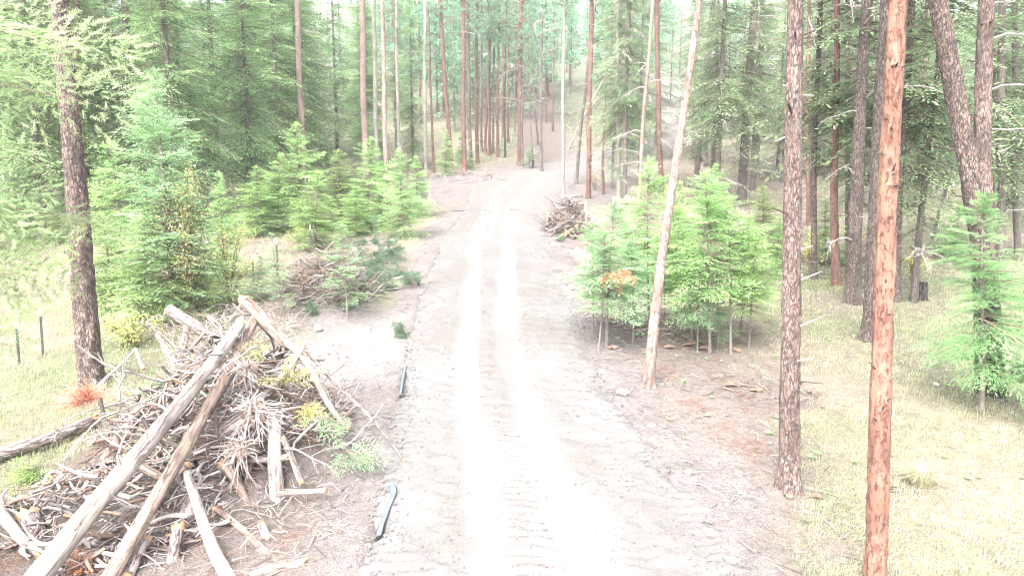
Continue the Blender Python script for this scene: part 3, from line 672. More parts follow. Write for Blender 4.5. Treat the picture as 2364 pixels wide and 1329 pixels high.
# bare dead branches and stubs, shared
def dead_branch(seed, L, nsub, droop):
    g = np.random.default_rng(seed); t = np.linspace(0, 1, 8)
    P = np.stack([t * L, 0.10 * L * np.sin(t * 4 + seed), 0.16 * L * t - droop * L * t ** 2 + 0.02 * L * np.sin(t * 11)], 1)
    parts = [tubes(P[None], (0.024 * (1 - 0.8 * t))[None] * (L ** 0.5), 4)]
    for k in range(nsub):
        u = g.uniform(0.25, 0.95); b = np.array([np.interp(u, t, P[:, i]) for i in range(3)])
        d = norm(np.array([g.uniform(0.2, 1), g.choice([-1, 1]) * g.uniform(0.4, 1), g.uniform(-0.7, 0.3)])); l = L * g.uniform(0.12, 0.4) * (1.2 - u)
        s = np.linspace(0, 1, 5)[:, None]; pp = b + d * l * s + np.array([0, 0, -0.25 * l]) * s ** 2 + g.normal(0, 0.02 * l, (5, 3))
        parts.append(tubes(pp[None], (0.012 * (1 - 0.75 * s[:, 0]))[None], 3))
        for k2 in range(2):
            q = pp[2 + k2]; d2 = norm(d + g.normal(0, 0.7, 3)); l2 = l * 0.4; pq = q + d2 * l2 * np.linspace(0, 1, 3)[:, None]
            parts.append(tubes(pq[None], np.array([[0.008, 0.007, 0.004]]), 3))
    v, q = merge(parts); return mesh_np('dead_branch', v, q, M['deadtwig'])
DEAD = [dead_branch(i + 1, [1.3, 1.7, 2.1, 1.0, 1.5][i], [9, 12, 14, 6, 10][i], [0.35, 0.5, 0.6, 0.1, 0.45][i]) for i in range(5)]
s_ = np.linspace(0, 1, 4); STUB = mesh_np('branch_stub', *tubes(np.stack([s_, 0.03 * np.sin(s_ * 3), 0.10 * s_ ** 2], 1)[None], np.array([[1.0, 0.8, 0.7, 0.35]]) * 0.5, 5), M['grey'])
STUBP = mesh_np('branch_stub', *tubes(np.stack([s_, 0.03 * np.sin(s_ * 3), 0.10 * s_ ** 2], 1)[None], np.array([[1.0, 0.8, 0.7, 0.35]]) * 0.5, 5), M['deadtwig'])

def trunk_mesh(nm, A, H, r0, rt, st, bark, seed, near, bend, flare=0.28):
    """A axis unit vector; r0 radius at base, rt at distance st along the axis"""
    g = np.random.default_rng(seed)
    rings, sides = (190, 30) if near else (44, 11)
    s = np.linspace(-0.15, H, rings) if not near else np.concatenate([np.linspace(-0.15, st * 1.12, rings - 30), np.linspace(st * 1.12, H, 31)[1:]])
    rr = np.where(s < st, r0 + (rt - r0) * s / st, rt * np.clip((H - s) / max(H - st, .1), 0, 1) ** 0.8 + 0.012)
    rr = rr * (1 + flare * np.exp(-np.maximum(s, 0) / 0.22))
    sv = np.array([1.0, 0, 0]) ; sv = norm(np.cross(A, [0, 1, 0])) ; dv = norm(np.cross(A, sv))
    off = bend * np.sin(s / st * math.pi) + 0.35 * bend * np.sin(s * 0.9 + seed)
    P = A[None] * s[:, None] + sv[None] * off[:, None] + dv[None] * (0.5 * bend * np.sin(s * 0.6 + 2 * seed))[:, None]
    P -= P[np.argmin(np.abs(s))] * 1.0
    ang = np.arange(sides) * 2 * math.pi / sides
    S, An = np.meshgrid(s, ang, indexing='ij')
    nz = fbm(np.cos(An) * 3 + 7 + seed, S * 1.6 + np.sin(An) * 3, seed, 3) * 0.10
    if near:
        pl = fbm(np.cos(An) * 7 + np.sin(An) * 5 + 20, S * 4.5 + np.sin(An) * 6, seed + 5, 3)
        nz = nz + 0.075 * np.sign(pl) * np.minimum(np.abs(pl) * 3, 0.8)
        fl = np.exp(-np.maximum(S, 0) / 0.2) * 0.25 * np.sin(An * 5 + seed)
        nz = nz + fl
    v, q = tubes(P[None], (rr[:, None] * (1 + nz))[None], sides)
    return mesh_np(nm, v, q, bark, None, True), P, s, rr

TREES = []
_tseed = [0]
def pole(label, top, base, wb, wt, bark, H=22, crown=None, stubs=0, dead=0, near=False, bend=0.06, name='pine_tree', group=None, cb=None, dband=(1.5, 12), sband=(1.0, 10), flare=0.28, csc=1.0, ds=1.0, stubpale=False, sl=(0.04, 0.13)):
    _tseed[0] += 1; sd = _tseed[0]; g = np.random.default_rng(500 + sd)
    p = hit(*base); q = at(top[0], top[1], p[1])
    ax = q - p; st = float(np.linalg.norm(ax)); A = ax / st; H = max(H, st * 1.08)
    r0 = px2m(wb, p) / 2; rt = px2m(wt, q) / 2
    t = thing(name, label, 'tree', p, group)
    me, P, s, rr = trunk_mesh('trunk', A, H, r0, rt, st, M[bark], sd, near, bend, flare)
    ob('trunk', me, t)
    def pos(h): return np.array([np.interp(h, s, P[:, i]) for i in range(3)]), float(np.interp(h, s, rr))
    rx = math.asin(max(-1, min(1, -A[1]))); ry = math.atan2(A[0], A[2])
    if crown:
        kind, ci = crown
        if kind == 'pine':
            cb_ = cb if cb is not None else H * 0.58
            c, r_ = pos(cb_); k = (H - cb_ + 0.6) / 10.0
            for nm, m in zip(('branches', 'crown'), PINE[ci]): ob(nm, m, t, c, (rx, ry, g.uniform(0, 6.28)), (k * csc, k * csc, k))['kind'] = 'stuff'
        elif kind == 'fir':
            k = H / (21 + 1.5 * ci); rz = g.uniform(0, 6.28)
            for nm, m in zip(('branches', 'crown'), FIR[ci][1:]): ob(nm, m, t, (0, 0, 0), (rx, ry, rz), (k * csc, k * csc, k))['kind'] = 'stuff'
    def rot_for(d): return Vector(d).to_track_quat('X', 'Z').to_euler()
    for k in range(stubs):
        h = g.uniform(*sband); a = g.uniform(0, 6.28) if g.random() < 0.4 else g.choice([0.0, math.pi]) + g.normal(0, 0.7) - (0.5 if g.random() < .5 else -0.5) * 0
        if g.random() < 0.5: a = -math.pi / 2 + g.normal(0, 1.0)
        c, r_ = pos(h); d = np.array([math.cos(a), math.sin(a), g.normal(0.25, 0.3)])
        ln = g.uniform(*sl) if near else g.uniform(0.1, 0.35)
        ob('branch_stub', STUBP if (stubpale and g.random() < .6) else STUB, t, c + d * r_ * 0.8, rot_for(d), (ln + r_ * 0.2, 0.03 if near else 0.05, 0.03 if near else 0.05))
    for k in range(dead):
        h = g.uniform(*dband); a = g.uniform(0, 6.28); c, r_ = pos(h); d = np.array([math.cos(a), math.sin(a), g.normal(0.05, 0.2)])
        ob('dead_branch', DEAD[g.integers(len(DEAD))], t, c + d * r_ * 0.7, rot_for(d), ds * g.uniform(0.6, 1.25))
    TREES.append((p, r0))
    return t

# ------------------------------------------------------------------ the trunks one can pick out in the photograph
# left of the road
pole('stout pine with pink-brown plated bark behind the red-needled bough', (138, 0), (212, 884), 52, 36, 'plated_red', 25, ('pine', 0), 10, 0, True, 0.03, stubpale=True)
pole('dark thin trunk just behind the stout plated pine', (178, 100), (204, 535), 20, 14, 'red', 20, ('fir', 3), 4, 5)
pole('dark grey fir trunk rising behind the tall mint sapling', (290, 0), (304, 500), 22, 17, 'grey', 22, ('fir', 0), 4, 8)
pole('orange-brown trunk deep in the forest near the photo\'s left edge', (108, 200), (112, 470), 18, 15, 'red', 22, ('pine', 1), 2, 0)
pole('broad dark trunk deep in the forest at the photo\'s left edge', (44, 150), (52, 500), 26, 20, 'grey', 23, ('fir', 1), 2, 8)
pole('slim dark fir trunk in the gap right of the mint sapling', (560, 150), (572, 440), 13, 10, 'grey', 20, ('fir', 2), 4, 8)
pole('pink knotty pole rising from the left sapling thicket', (685, 0), (706, 478), 14, 12, 'palepink', 23, ('pine', 2), 14, 2)
pole('pink-brown pole with short snags, left of the pair over the thicket', (836, 0), (846, 455), 15, 13, 'palepink', 23, ('pine', 0), 16, 0)
pole('grey dead-limbed pole close behind the pink snaggy pole', (864, 0), (872, 440), 10, 9, 'palegrey', 20, None, 4, 10)
pole('slender pale pole with clear dark foot right of the thicket', (884, 0), (898, 522), 11, 9, 'palepink', 22, ('pine', 1), 10, 0)
pole('thin grey pole right of the pale clear-footed pole', (916, 60), (925, 420), 8, 7, 'palegrey', 19, ('pine', 2), 4, 6, csc=0.6)
pole('thin straight grey pole halfway to the red poles', (982, 0), (984, 408), 8, 7, 'palegrey', 20, None, 4, 12)
pole('very thin brown pole left of the leaning red pole', (993, 160), (1003, 400), 6, 5, 'red', 15, None, 2, 3)
pole('red-brown pole leaning left above the road bend', (1015, 0), (1043, 398), 10, 8, 'red', 22, ('pine', 0), 8, 3)
pole('bright red-barked pole at the left of the bend', (1070, 0), (1072, 400), 11, 9, 'red', 22, ('pine', 1), 8, 6)
pole('grey-brown pole just right of the bright red pole', (1081, 80), (1087, 388), 9, 8, 'grey', 20, ('pine', 2), 4, 6)
pole('brown pole right of the red pole with bare side limbs', (1102, 0), (1102, 378), 9, 7, 'red', 21, ('pine', 0), 4, 10)
for i, (tx, bx, by, w, bk, lab) in enumerate([
    (1112, 1112, 352, 7, 'grey', 'first thin dark pole of the stand behind the bend, from the left'),
    (1130, 1120, 356, 7, 'red', 'leaning brown pole second in the stand behind the bend'),
    (1128, 1131, 360, 8, 'red', 'third pole of the stand behind the bend, reddish footed'),
    (1140, 1138, 354, 6, 'grey', 'thin grey pole fourth in the stand behind the bend'),
    (1151, 1149, 364, 7, 'red', 'reddish pole fifth in the stand behind the bend'),
    (1168, 1166, 364, 5, 'burnt', 'slim dark pole sixth in the stand behind the bend'),
    (1163, 1161, 318, 5, 'red', 'small brown pole farther back in the stand behind the bend'),
    (1174, 1173, 328, 6, 'red', 'small orange-brown pole left of the branchy red pine'),
    (1190, 1189, 305, 4, 'grey', 'tiny dark pole showing left of the branchy red pine')]):
    pole(lab, (tx, 120), (bx, by), w, w * 0.8, bk, 19, ('pine', i % 3), 2, 4, group='pole stand behind the bend', csc=0.8)
pole('red pine with whorls of bare limbs standing in the centre', (1203, 0), (1199, 382), 12, 9, 'red', 21, ('pine', 1), 8, 26, cb=9.5, dband=(5, 12), ds=1.3, csc=0.9)
pole('short dark pole hugging the foot of the branchy red pine', (1206, 240), (1206, 384), 6, 4, 'grey', 8, None, 2, 3)
pole('thin green-tufted pole right of the branchy red pine', (1222, 180), (1231, 388), 5, 4, 'grey', 11, ('pine', 2), 0, 3, cb=5, csc=0.7)
pole('small red pole beside the uphill track', (1234, 200), (1243, 335), 5, 4, 'red', 16, ('pine', 0), 0, 2)
pole('grey pole with dead top standing where the track leaves the road', (1250, 120), (1250, 398), 8, 6, 'grey', 15, None, 4, 14, dband=(4, 13))
pole('little red pole up the track past the dead-topped grey pole', (1278, 170), (1276, 305), 5, 4, 'red', 15, ('pine', 1), 0, 2)
# right of the road
pole('very slender pale pole with green tufts right of the bend', (1302, 0), (1300, 458), 7, 6, 'palegrey', 20, ('pine', 2), 3, 4, csc=0.6)
pole('straight red-brown pole behind the far slash heap', (1367, 0), (1358, 458), 12, 10, 'red', 22, ('pine', 0), 10, 4)
pole('fallen-leaning pale pole propped across the right forest', (1382, 205), (1312, 345), 5, 5, 'palegrey', 9, None, 0, 0)
pole('dark brown pole leaning right behind the red-brown pole', (1362, 120), (1330, 425), 8, 7, 'grey', 16, None, 2, 5)
pole('broken red snag right of the red-brown pole', (1396, 275), (1393, 448), 8, 4, 'red', 7, None, 3, 2)
pole('short dark pole right of the broken red snag', (1420, 300), (1413, 436), 6, 5, 'grey', 14, ('fir', 3), 0, 4)
pole('greenish grey pole, left one of the close pair', (1426, 0), (1430, 482), 11, 9, 'palegrey', 21, ('fir', 3), 3, 16, csc=0.7)
pole('grey pole, right one of the close pair', (1450, 60), (1441, 484), 11, 9, 'grey', 21, ('fir', 2), 3, 16, csc=0.7)
pole('pale bare pole leaning right beside the close pair', (1509, 0), (1472, 500), 9, 8, 'palepink', 20, None, 4, 10)
pole('knotty red pole behind the leaning pink trunk', (1517, 0), (1528, 445), 12, 10, 'red', 22, ('pine', 1), 12, 4)
pole('long pink trunk leaning right at the road verge', (1616, 0), (1496, 893), 25, 14, 'palepink', 21, ('pine', 2), 8, 0, True, 0.05)
pole('grey pole right of the leaning pink trunk', (1647, 0), (1606, 440), 13, 11, 'grey', 20, ('fir', 3), 3, 16)
pole('stout dark grey fir with bare lower limbs', (1742, 0), (1712, 475), 21, 17, 'grey', 23, ('fir', 3), 6, 26)
pole('thick pine with pink-grey scaly plates at the verge', (1836, 0), (1821, 1132), 45, 34, 'plated', 26, ('pine', 0), 34, 0, True, 0.015, sband=(0.8, 9), stubpale=True, sl=(0.06, 0.4))
pole('small red pole seen right of the thick scaly pine', (1866, 120), (1866, 520), 9, 8, 'red', 20, ('pine', 1), 2, 4)
pole('dark slim pole left of the three big brown trunks', (1896, 0), (1879, 645), 14, 11, 'plated_dark', 22, ('fir', 2), 3, 10)
pole('reddish pole with grey base among the dark trunks', (1934, 60), (1931, 660), 19, 12, 'red', 22, ('pine', 2), 3, 6)
pole('thin dark pole close left of the forest\'s forked-looking trunk', (1962, 0), (1958, 600), 11, 9, 'grey', 21, ('fir', 3), 3, 14)
pole('brown plated trunk with flared foot on the grass edge', (2002, 0), (1967, 700), 32, 22, 'plated_dark', 24, ('pine', 1), 8, 10, True, 0.04)
pole('dark pole tucked behind the flared brown trunk', (1990, 100), (1982, 668), 14, 10, 'grey', 20, ('fir', 2), 2, 8)
pole('dark scaly trunk partly hidden by the orange pine', (2046, 0), (2006, 785), 32, 25, 'plated_dark', 25, ('pine', 2), 8, 0, True, 0.03)
pole('smooth bright orange pine trunk nearest the camera', (2075, 0), (2019, 1365), 47, 37, 'orange', 24, ('pine', 1), 30, 0, True, 0.02, sband=(0.8, 8.5), flare=0.12)
pole('dark pole showing right of the orange pine', (2108, 0), (2069, 696), 18, 14, 'plated_dark', 22, ('fir', 2), 3, 10)
pole('slim grey pole leaning right beyond the orange pine', (2166, 150), (2110, 698), 15, 11, 'grey', 20, ('fir', 3), 2, 8)
pole('small red trunk in the bright clearing', (2134, 350), (2131, 522), 9, 8, 'red', 20, ('pine', 0), 0, 2)
pole('small crooked dark tree leaning in the bright clearing', (2182, 440), (2156, 552), 8, 6, 'grey', 7, ('pine', 1), 0, 6, cb=3, csc=0.5)
pole('grey pole behind the forked pine', (2312, 0), (2310, 640), 18, 14, 'grey', 22, ('fir', 2), 3, 14)
pole('dim red-brown trunk far right behind the sapling', (2290, 250), (2293, 600), 14, 11, 'red', 22, ('fir', 3), 2, 6)
pole('dark trunk at the photo\'s far right edge', (2345, 0), (2350, 600), 14, 12, 'grey', 22, ('fir', 3), 3, 10)

# the forked pine: one charred butt, two stems
def forked():
    p = hit(2286, 908); g = np.random.default_rng(77)
    t = thing('forked_pine', 'large forked pine whose two stems part above a charred foot', 'tree', p)
    def pw(px, py, dd=0.0): return at(px, py, p[1] + dd) - p
    def stem(nm, pts, ws, bark, seed, sides=30):
        pts = np.array(pts); k = len(pts); u = np.linspace(0, k - 1, 170); P = np.stack([np.interp(u, range(k), pts[:, i]) for i in range(3)], 1)
        for _ in range(12): P[1:-1] = (P[:-2] + P[2:]) / 2
        r = np.interp(u, range(k), [px2m(w, pts[i] + p) / 2 for i, w in enumerate(ws)])
        ang = np.arange(sides) * 2 * math.pi / sides; S, An = np.meshgrid(np.linspace(0, 12, 170), ang, indexing='ij')
        pl = fbm(np.cos(An) * 7 + np.sin(An) * 5 + 20, S * 4.5 + np.sin(An) * 6, seed, 3)
        nz = 0.07 * np.sign(pl) * np.minimum(np.abs(pl) * 3, 0.8) + 0.10 * fbm(np.cos(An) * 3 + 7, S * 1.6 + np.sin(An) * 3, seed + 2, 3)
        v, q = tubes(P[None], (r[:, None] * (1 + nz))[None], sides)
        return ob(nm, mesh_np(nm, v, q, bark, None, True), t), P, r
    o, P0, r0 = stem('trunk', [pw(2287, 930), pw(2286, 860), pw(2280, 740), pw(2272, 610)], [68, 58, 52, 50], M['burnt'], 3); o['label'] = 'charred black foot of the forked pine'
    o, P1, r1 = stem('stem', [pw(2274, 640), pw(2262, 540), pw(2235, 380), pw(2196, 170), pw(2165, 0), pw(2120, -260), pw(2085, -560)], [46, 42, 41, 40, 38, 30, 14], M['plated_red'], 4); o['label'] = 'leaning reddish stem of the fork'
    o, P2, r2 = stem('stem', [pw(2276, 650), pw(2270, 540, .1), pw(2268, 330, .2), pw(2272, 150, .3), pw(2277, 0, .3), pw(2285, -260, .4), pw(2290, -600, .4)], [42, 38, 35, 34, 32, 26, 12], M['plated'], 5); o['label'] = 'upright grey stem of the fork'
    for P, r in ((P1, r1), (P2, r2)):
        for k in range(9):
            i = g.integers(20, 150); a = -math.pi / 2 + g.normal(0, 1.3); d = np.array([math.cos(a), math.sin(a), g.normal(.2, .3)])
            ob('branch_stub', STUB, t, P[i] + d * r[i] * 0.8, Vector(d).to_track_quat('X', 'Z').to_euler(), (g.uniform(.08, .25), .05, .05))
        e = P[-1]
        for nm, m in zip(('branches', 'crown'), PINE[g.integers(3)]): ob(nm, m, t, e - np.array([0, 0, 1.5]), (0, 0, g.uniform(0, 6)), 0.7)['kind'] = 'stuff'
    for k, (i, a) in enumerate([(60, .2), (75, -.4), (95, .1), (110, .6), (130, -.2)]):
        d = np.array([math.cos(a), math.sin(a), 0.15]); ob('dead_branch', DEAD[k % 5], t, P2[i] + d * r2[i] * .7, Vector(d).to_track_quat('X', 'Z').to_euler(), 1.0)
forked()

# ------------------------------------------------------------------ saplings
def sap(kind, base, top, label, group, ws=1.0, tilt=0.0, n='fir_sapling'):
    p = hit(*base); H = {'bushy': 5.0, 'bushy2': 5.0, 'mint': 7.5, 'airy': 4.0, 'stem': 5.5, 'stem2': 5.0, 'near': 4.2}[kind]
    q = at(top[0], top[1], p[1]); k = (q[2] - p[2]) / H
    gg = random.Random(int(base[0] * 7 + base[1]))
    ry = math.atan2(q[0] - p[0], q[2] - p[2])
    kd_thing(n, SAP[kind], label, 'sapling', p, group, gg.uniform(0, 6.28), (k * ws, k * ws, k), (gg.uniform(-.07, .07), ry + gg.uniform(-.04, .04)))
GL = 'fir saplings left of the road'
sap('mint', (402, 742), (404, 150), 'tall pale mint fir sapling standing over the yellow shrub', GL, 1.05)
sap('bushy', (300, 700), (285, 330), 'green sapling left of and behind the tall mint sapling', GL, 0.95)
sap('bushy2', (340, 745), (330, 480), 'low green sapling at the left foot of the tall mint sapling', GL, 1.25)
sap('bushy2', (470, 720), (480, 480), 'yellowish green sapling at the right foot of the tall mint sapling', GL, 1.1)
sap('bushy2', (265, 720), (250, 500), 'low spreading sapling right of the stout plated pine', GL, 1.2)
sap('bushy', (520, 640), (520, 400), 'green sapling right of the yellow shrub', GL, 0.8)
sap('bushy', (640, 535), (618, 355), 'leftmost bushy sapling of the thicket at the pink knotty pole', GL, 1.35)
sap('bushy', (690, 540), (678, 285), 'tallest sapling of the thicket, left of the pink knotty pole', GL, 1.0)
sap('bushy', (725, 578), (742, 395), 'sapling behind the far white-tipped post', GL, 1.35)
sap('bushy2', (600, 545), (590, 385), 'low sapling at the left end of the thicket', GL, 1.2)
sap('bushy2', (790, 528), (786, 348), 'yellow-green sapling in the middle of the thicket', GL, 1.3)
sap('bushy', (845, 530), (852, 318), 'tall green sapling left of the pale clear-footed pole', GL, 1.2)
sap('bushy', (822, 545), (818, 430), 'short sapling in front of the tall one by the pale pole', GL, 1.5)
sap('bushy', (935, 548), (940, 345), 'green sapling right of the pale clear-footed pole at the road edge', GL, 1.0)
sap('bushy', (965, 500), (966, 362), 'sapling behind the one at the road edge', GL, 1.1)
sap('bushy2', (880, 505), (885, 380), 'sapling half hidden behind the pale clear-footed pole', GL, 1.2)
sap('airy', (655, 735), (662, 538), 'thin airy sapling behind the raised broken log', GL, 0.8)
sap('airy', (800, 738), (802, 520), 'thin mint sapling growing out of the middle slash heap', GL, 1.3)
sap('airy', (590, 700), (600, 590), 'little airy sapling by the middle white-tipped post', GL, 1.4)
sap('bushy2', (150, 560), (140, 430), 'dim sapling behind the stout plated pine', GL, 1.2)
sap('bushy', (60, 560), (50, 380), 'dim bushy sapling deep left under the big firs', GL, 1.2)
sap('bushy2', (240, 560), (232, 400), 'green sapling deep behind the plated pine\'s right side', GL, 1.2)
sap('bushy', (1075, 395), (1060, 300), 'young fir under the red poles at the bend', GL, 0.9)
sap('bushy', (1028, 405), (1022, 300), 'young fir left of the leaning red pole', GL, 0.9)
sap('airy', (1222, 390), (1222, 335), 'tiny bright fir by the red pine\'s foot', GL, 1.7)
GR = 'fir saplings right of the road'
sap('stem2', (1400, 800), (1405, 462), 'mint sapling nearest the road on the right verge', GR, 1.25)
sap('stem2', (1368, 775), (1372, 520), 'thin mint sapling overhanging the road edge', GR, 0.9)
sap('stem2', (1382, 812), (1392, 540), 'second pale stem of the mint clump at the verge', GR, 1.0)
sap('stem', (1497, 770), (1500, 368), 'tall thin sapling behind the leaning pink trunk', GR, 0.75)
sap('stem2', (1440, 760), (1446, 520), 'dark-stemmed sapling behind the orange dead sprig', GR, 1.0)
sap('stem', (1560, 765), (1565, 470), 'green sapling close right of the leaning pink trunk', GR, 1.0)
sap('stem', (1640, 815), (1616, 398), 'tallest full green sapling of the right verge clump', GR, 1.05)
sap('stem', (1690, 818), (1690, 445), 'broad green sapling on the meadow side of the verge clump', GR, 1.05)
sap('stem', (1728, 805), (1740, 545), 'outermost sapling of the verge clump, toward the meadow', GR, 1.1)
sap('stem', (1600, 790), (1585, 520), 'low green sapling in the middle of the verge clump', GR, 1.2)
sap('stem2', (1462, 790), (1465, 560), 'low mint sapling between the mint clump and the leaning pink trunk', GR, 1.3)
sap('stem', (1535, 745), (1530, 545), 'ragged sapling just behind the leaning pink trunk\'s lower half', GR, 1.2)
sap('stem', (1585, 745), (1545, 430), 'leaning sapling at the back left of the verge clump', GR, 0.85)
sap('stem2', (1610, 812), (1600, 610), 'low mint sapling at the front of the verge clump', GR, 1.3)
sap('stem', (1710, 770), (1715, 500), 'slim sapling at the back meadow side of the verge clump', GR, 0.95)
sap('airy', (1655, 800), (1655, 660), 'small pale sapling at the feet of the verge clump', GR, 1.7)
sap('bushy', (1560, 560), (1552, 420), 'bushy sapling in the forest edge behind the verge clump', GR, 1.3)
sap('bushy', (1640, 545), (1650, 380), 'bushy sapling behind the tallest verge sapling', GR, 1.2)
sap('bushy2', (1760, 590), (1760, 430), 'green sapling left of the thick scaly pine at the forest edge', GR, 1.3)
sap('bushy', (1790, 640), (1795, 500), 'low bushy sapling just left of the thick scaly pine', GR, 1.3)
sap('bushy', (1905, 610), (1905, 460), 'bushy sapling among the dark slim poles', GR, 1.2)
sap('bushy', (2200, 600), (2215, 470), 'dim green sapling left of the forked pine', GR, 1.2)
sap('near', (2262, 945), (2285, 452), 'bright green sapling standing before the forked pine', GR, 0.9)
sap('near', (2400, 960), (2400, 600), 'bright sapling cut by the photo\'s right edge', GR, 0.8)
sap('airy', (2405, 1000), (2400, 850), 'low sapling at the right edge below the forked pine', GR, 1.6)
sap('airy', (1735, 700), (1727, 640), 'tiny seedling on the meadow behind the verge clump', GR, 1.4)

# ------------------------------------------------------------------ the forest wall behind: each fir its own tree
def scatter(n, xr, yr, ok, sep, g, taken):
    out = []
    for _ in range(n * 60):
        if len(out) >= n: break
        x, y = g.uniform(*xr), g.uniform(*yr)
        if not ok(x, y): continue
        if any((x - a) ** 2 + (y - b) ** 2 < sep * sep for a, b in out + taken): continue
        out.append((x, y))
    return out
def pxof(x, y):
    z = gh(x, y); p = (x, y, z); return 1182 + FPX * x / depth(p)
taken = [(p[0], p[1]) for p, r in TREES]
g = np.random.default_rng(21)
def ok_left(x, y):
    px = pxof(x, y); return px < 985 - 40 * (y < 55) and px > -250 and y > np.interp(px, [-250, 250, 500, 650, 1000], [26, 30, 33, 44, 58])
def ok_right(x, y):
    px = pxof(x, y)
    if 2080 < px < 2215 and y < 62: return False
    return px > np.interp(y, [25, 45, 60, 80], [1660, 1500, 1440, 1400]) and px < 2600 and y > np.interp(px, [1400, 1700, 2000, 2600], [48, 36, 29, 25])
REFS = [(44, 'broad dark trunk at the left edge'), (112, 'deep orange-brown trunk'), (212, 'stout plated pine'), (304, 'fir trunk behind the mint sapling'), (404, 'tall mint sapling'), (572, 'slim dark fir trunk'), (706, 'pink knotty pole'), (846, 'pink snaggy pole'), (898, 'pale clear-footed pole'), (984, 'thin straight grey pole'),
        (1441, 'close pair of grey poles'), (1528, 'knotty red pole'), (1606, 'grey pole past the leaning trunk'), (1712, 'stout dark grey fir'), (1821, 'thick scaly pine'), (1879, 'dark slim pole'), (1931, 'reddish grey-based pole'), (1967, 'flared brown trunk'), (2019, 'orange pine'), (2110, 'slim grey leaning pole'), (2280, 'forked pine'), (2350, 'trunk at the far right edge')]
ORD = ['nearest', 'second', 'third', 'fourth', 'fifth', 'sixth', 'seventh', 'eighth', 'ninth', 'tenth', 'eleventh', 'twelfth', 'thirteenth', 'fourteenth', 'fifteenth', 'sixteenth', 'seventeenth']
def wall_labels(pts, lead):
    lab = {}; bins = {}
    for x, y in pts:
        px = pxof(x, y); r = min(REFS, key=lambda q: abs(q[0] - px)); bins.setdefault((r[1], px < r[0]), []).append((y, x))
    for (nm, lf), v in bins.items():
        for k, (y, x) in enumerate(sorted(v)): lab[(x, y)] = '%s behind, %s of the %s, %s back' % (lead, 'left' if lf else 'right', nm, ORD[min(k, 16)])
    return lab
LW = scatter(66, (-60, -5), (26, 78), ok_left, 2.5, g, taken); LL_ = wall_labels(LW, 'dense fir')
for i, (x, y) in enumerate(LW):
    k = g.uniform(0.75, 1.1)
    kd_thing('fir_tree', FIR[int(g.choice([0, 0, 1, 1, 2]))], LL_[(x, y)], 'tree', (x, y, gh(x, y)), 'forest wall firs on the left', g.uniform(0, 6.28), k)
    taken.append((x, y))
RW = scatter(56, (5, 75), (25, 85), ok_right, 2.8, g, taken); RL_ = wall_labels(RW, 'shaded fir')
for i, (x, y) in enumerate(RW):
    k = g.uniform(0.75, 1.1)
    t = kd_thing('fir_tree', FIR[int(g.choice([1, 2, 3, 3]))], RL_[(x, y)], 'tree', (x, y, gh(x, y)), 'forest wall firs on the right', g.uniform(0, 6.28), k)
    for j in range(11):
        a = g.uniform(0, 6.28); ob('dead_branch', DEAD[g.integers(5)], t, (0.1 * math.cos(a), .1 * math.sin(a), g.uniform(1.2, 9)), (0, 0, a), g.uniform(.8, 1.6))
    taken.append((x, y))
# the far hillside: pines and firs beyond the bend, each a single small tree
def one_mesh(nm, br, cr, H, trunk_r, bark, lift):
    z = np.linspace(0, 1, 8); tv, tq = tubes(np.stack([0 * z, 0 * z, z * H], 1)[None], (trunk_r * (1 - 0.9 * z))[None], 7)
    def arr(m):
        v = np.empty(len(m.vertices) * 3, np.float32); m.vertices.foreach_get('co', v); q = np.empty(len(m.loops), np.int32); m.loops.foreach_get('vertex_index', q)
        return v.reshape(-1, 3), q.reshape(-1, 4)
    bv, bq = arr(br); cv, cq = arr(cr); c = np.empty(len(cv) * 4, np.float32); cr.color_attributes['col'].data.foreach_get('color', c); c = c.reshape(-1, 4)[:, :3]
    bv = bv + [0, 0, lift]; cv = cv + [0, 0, lift]
    V, Q_ = merge([(tv, tq), (bv, bq), (cv, cq)])
    return mesh_np(nm, V, Q_, [bark, M['twig'], cr.materials[0]], np.concatenate([np.zeros((len(tv) + len(bv), 3)), c]), False, np.repeat([0, 1, 2], [len(tq), len(bq), len(cq)]))
FAR = [one_mesh('far_pine', *FARP[0], 19, 0.17, M['red'], 5.0), one_mesh('far_pine', *FARP[1], 19, 0.17, M['grey'], 3.5),
       one_mesh('far_fir', FARFIR[0][1], FARFIR[0][2], 18, 0.17, M['grey'], 0), one_mesh('far_fir', FARFIR[1][1], FARFIR[1][2], 18, 0.17, M['grey'], 0)]
def ok_far(x, y):
    px = pxof(x, y)
    if y < 84 and 1010 < px < 1420: return False
    if 1262 < px < 1308 and y < 108: return False
    return -150 < px < 2520
g = np.random.default_rng(33)
def ok_mid(x, y): return ok_far(x, y) and 880 < pxof(x, y) < 1560
mid = scatter(26, (-16, 6), (84, 125), lambda x, y: ok_mid(x, y) and 1020 < pxof(x, y) < 1240, 2.6, g, taken)
mid += scatter(150, (-70, 90), (88, 250), ok_mid, 2.9, g, mid)
for (x, y) in mid + scatter(135, (-150, 150), (80, 200), lambda x, y: ok_far(x, y) and not ok_mid(x, y), 3.6, g, mid):
    i = int(g.choice([0, 0, 1, 1, 2, 3] if (x, y) in mid else [0, 2, 3, 2, 3]))
    o = ob('pine_tree' if i < 2 else 'fir_tree', FAR[i], None, (x, y, gh(x, y) - 0.1), (0, 0, g.uniform(0, 6.28)), g.uniform(0.75, 1.2))
    tag(o, 'pale tufted pine on the far hillside beyond the bend' if i < 2 else 'pale pointed fir on the far hillside beyond the bend', 'tree', 'far hillside pines' if i < 2 else 'far hillside firs')

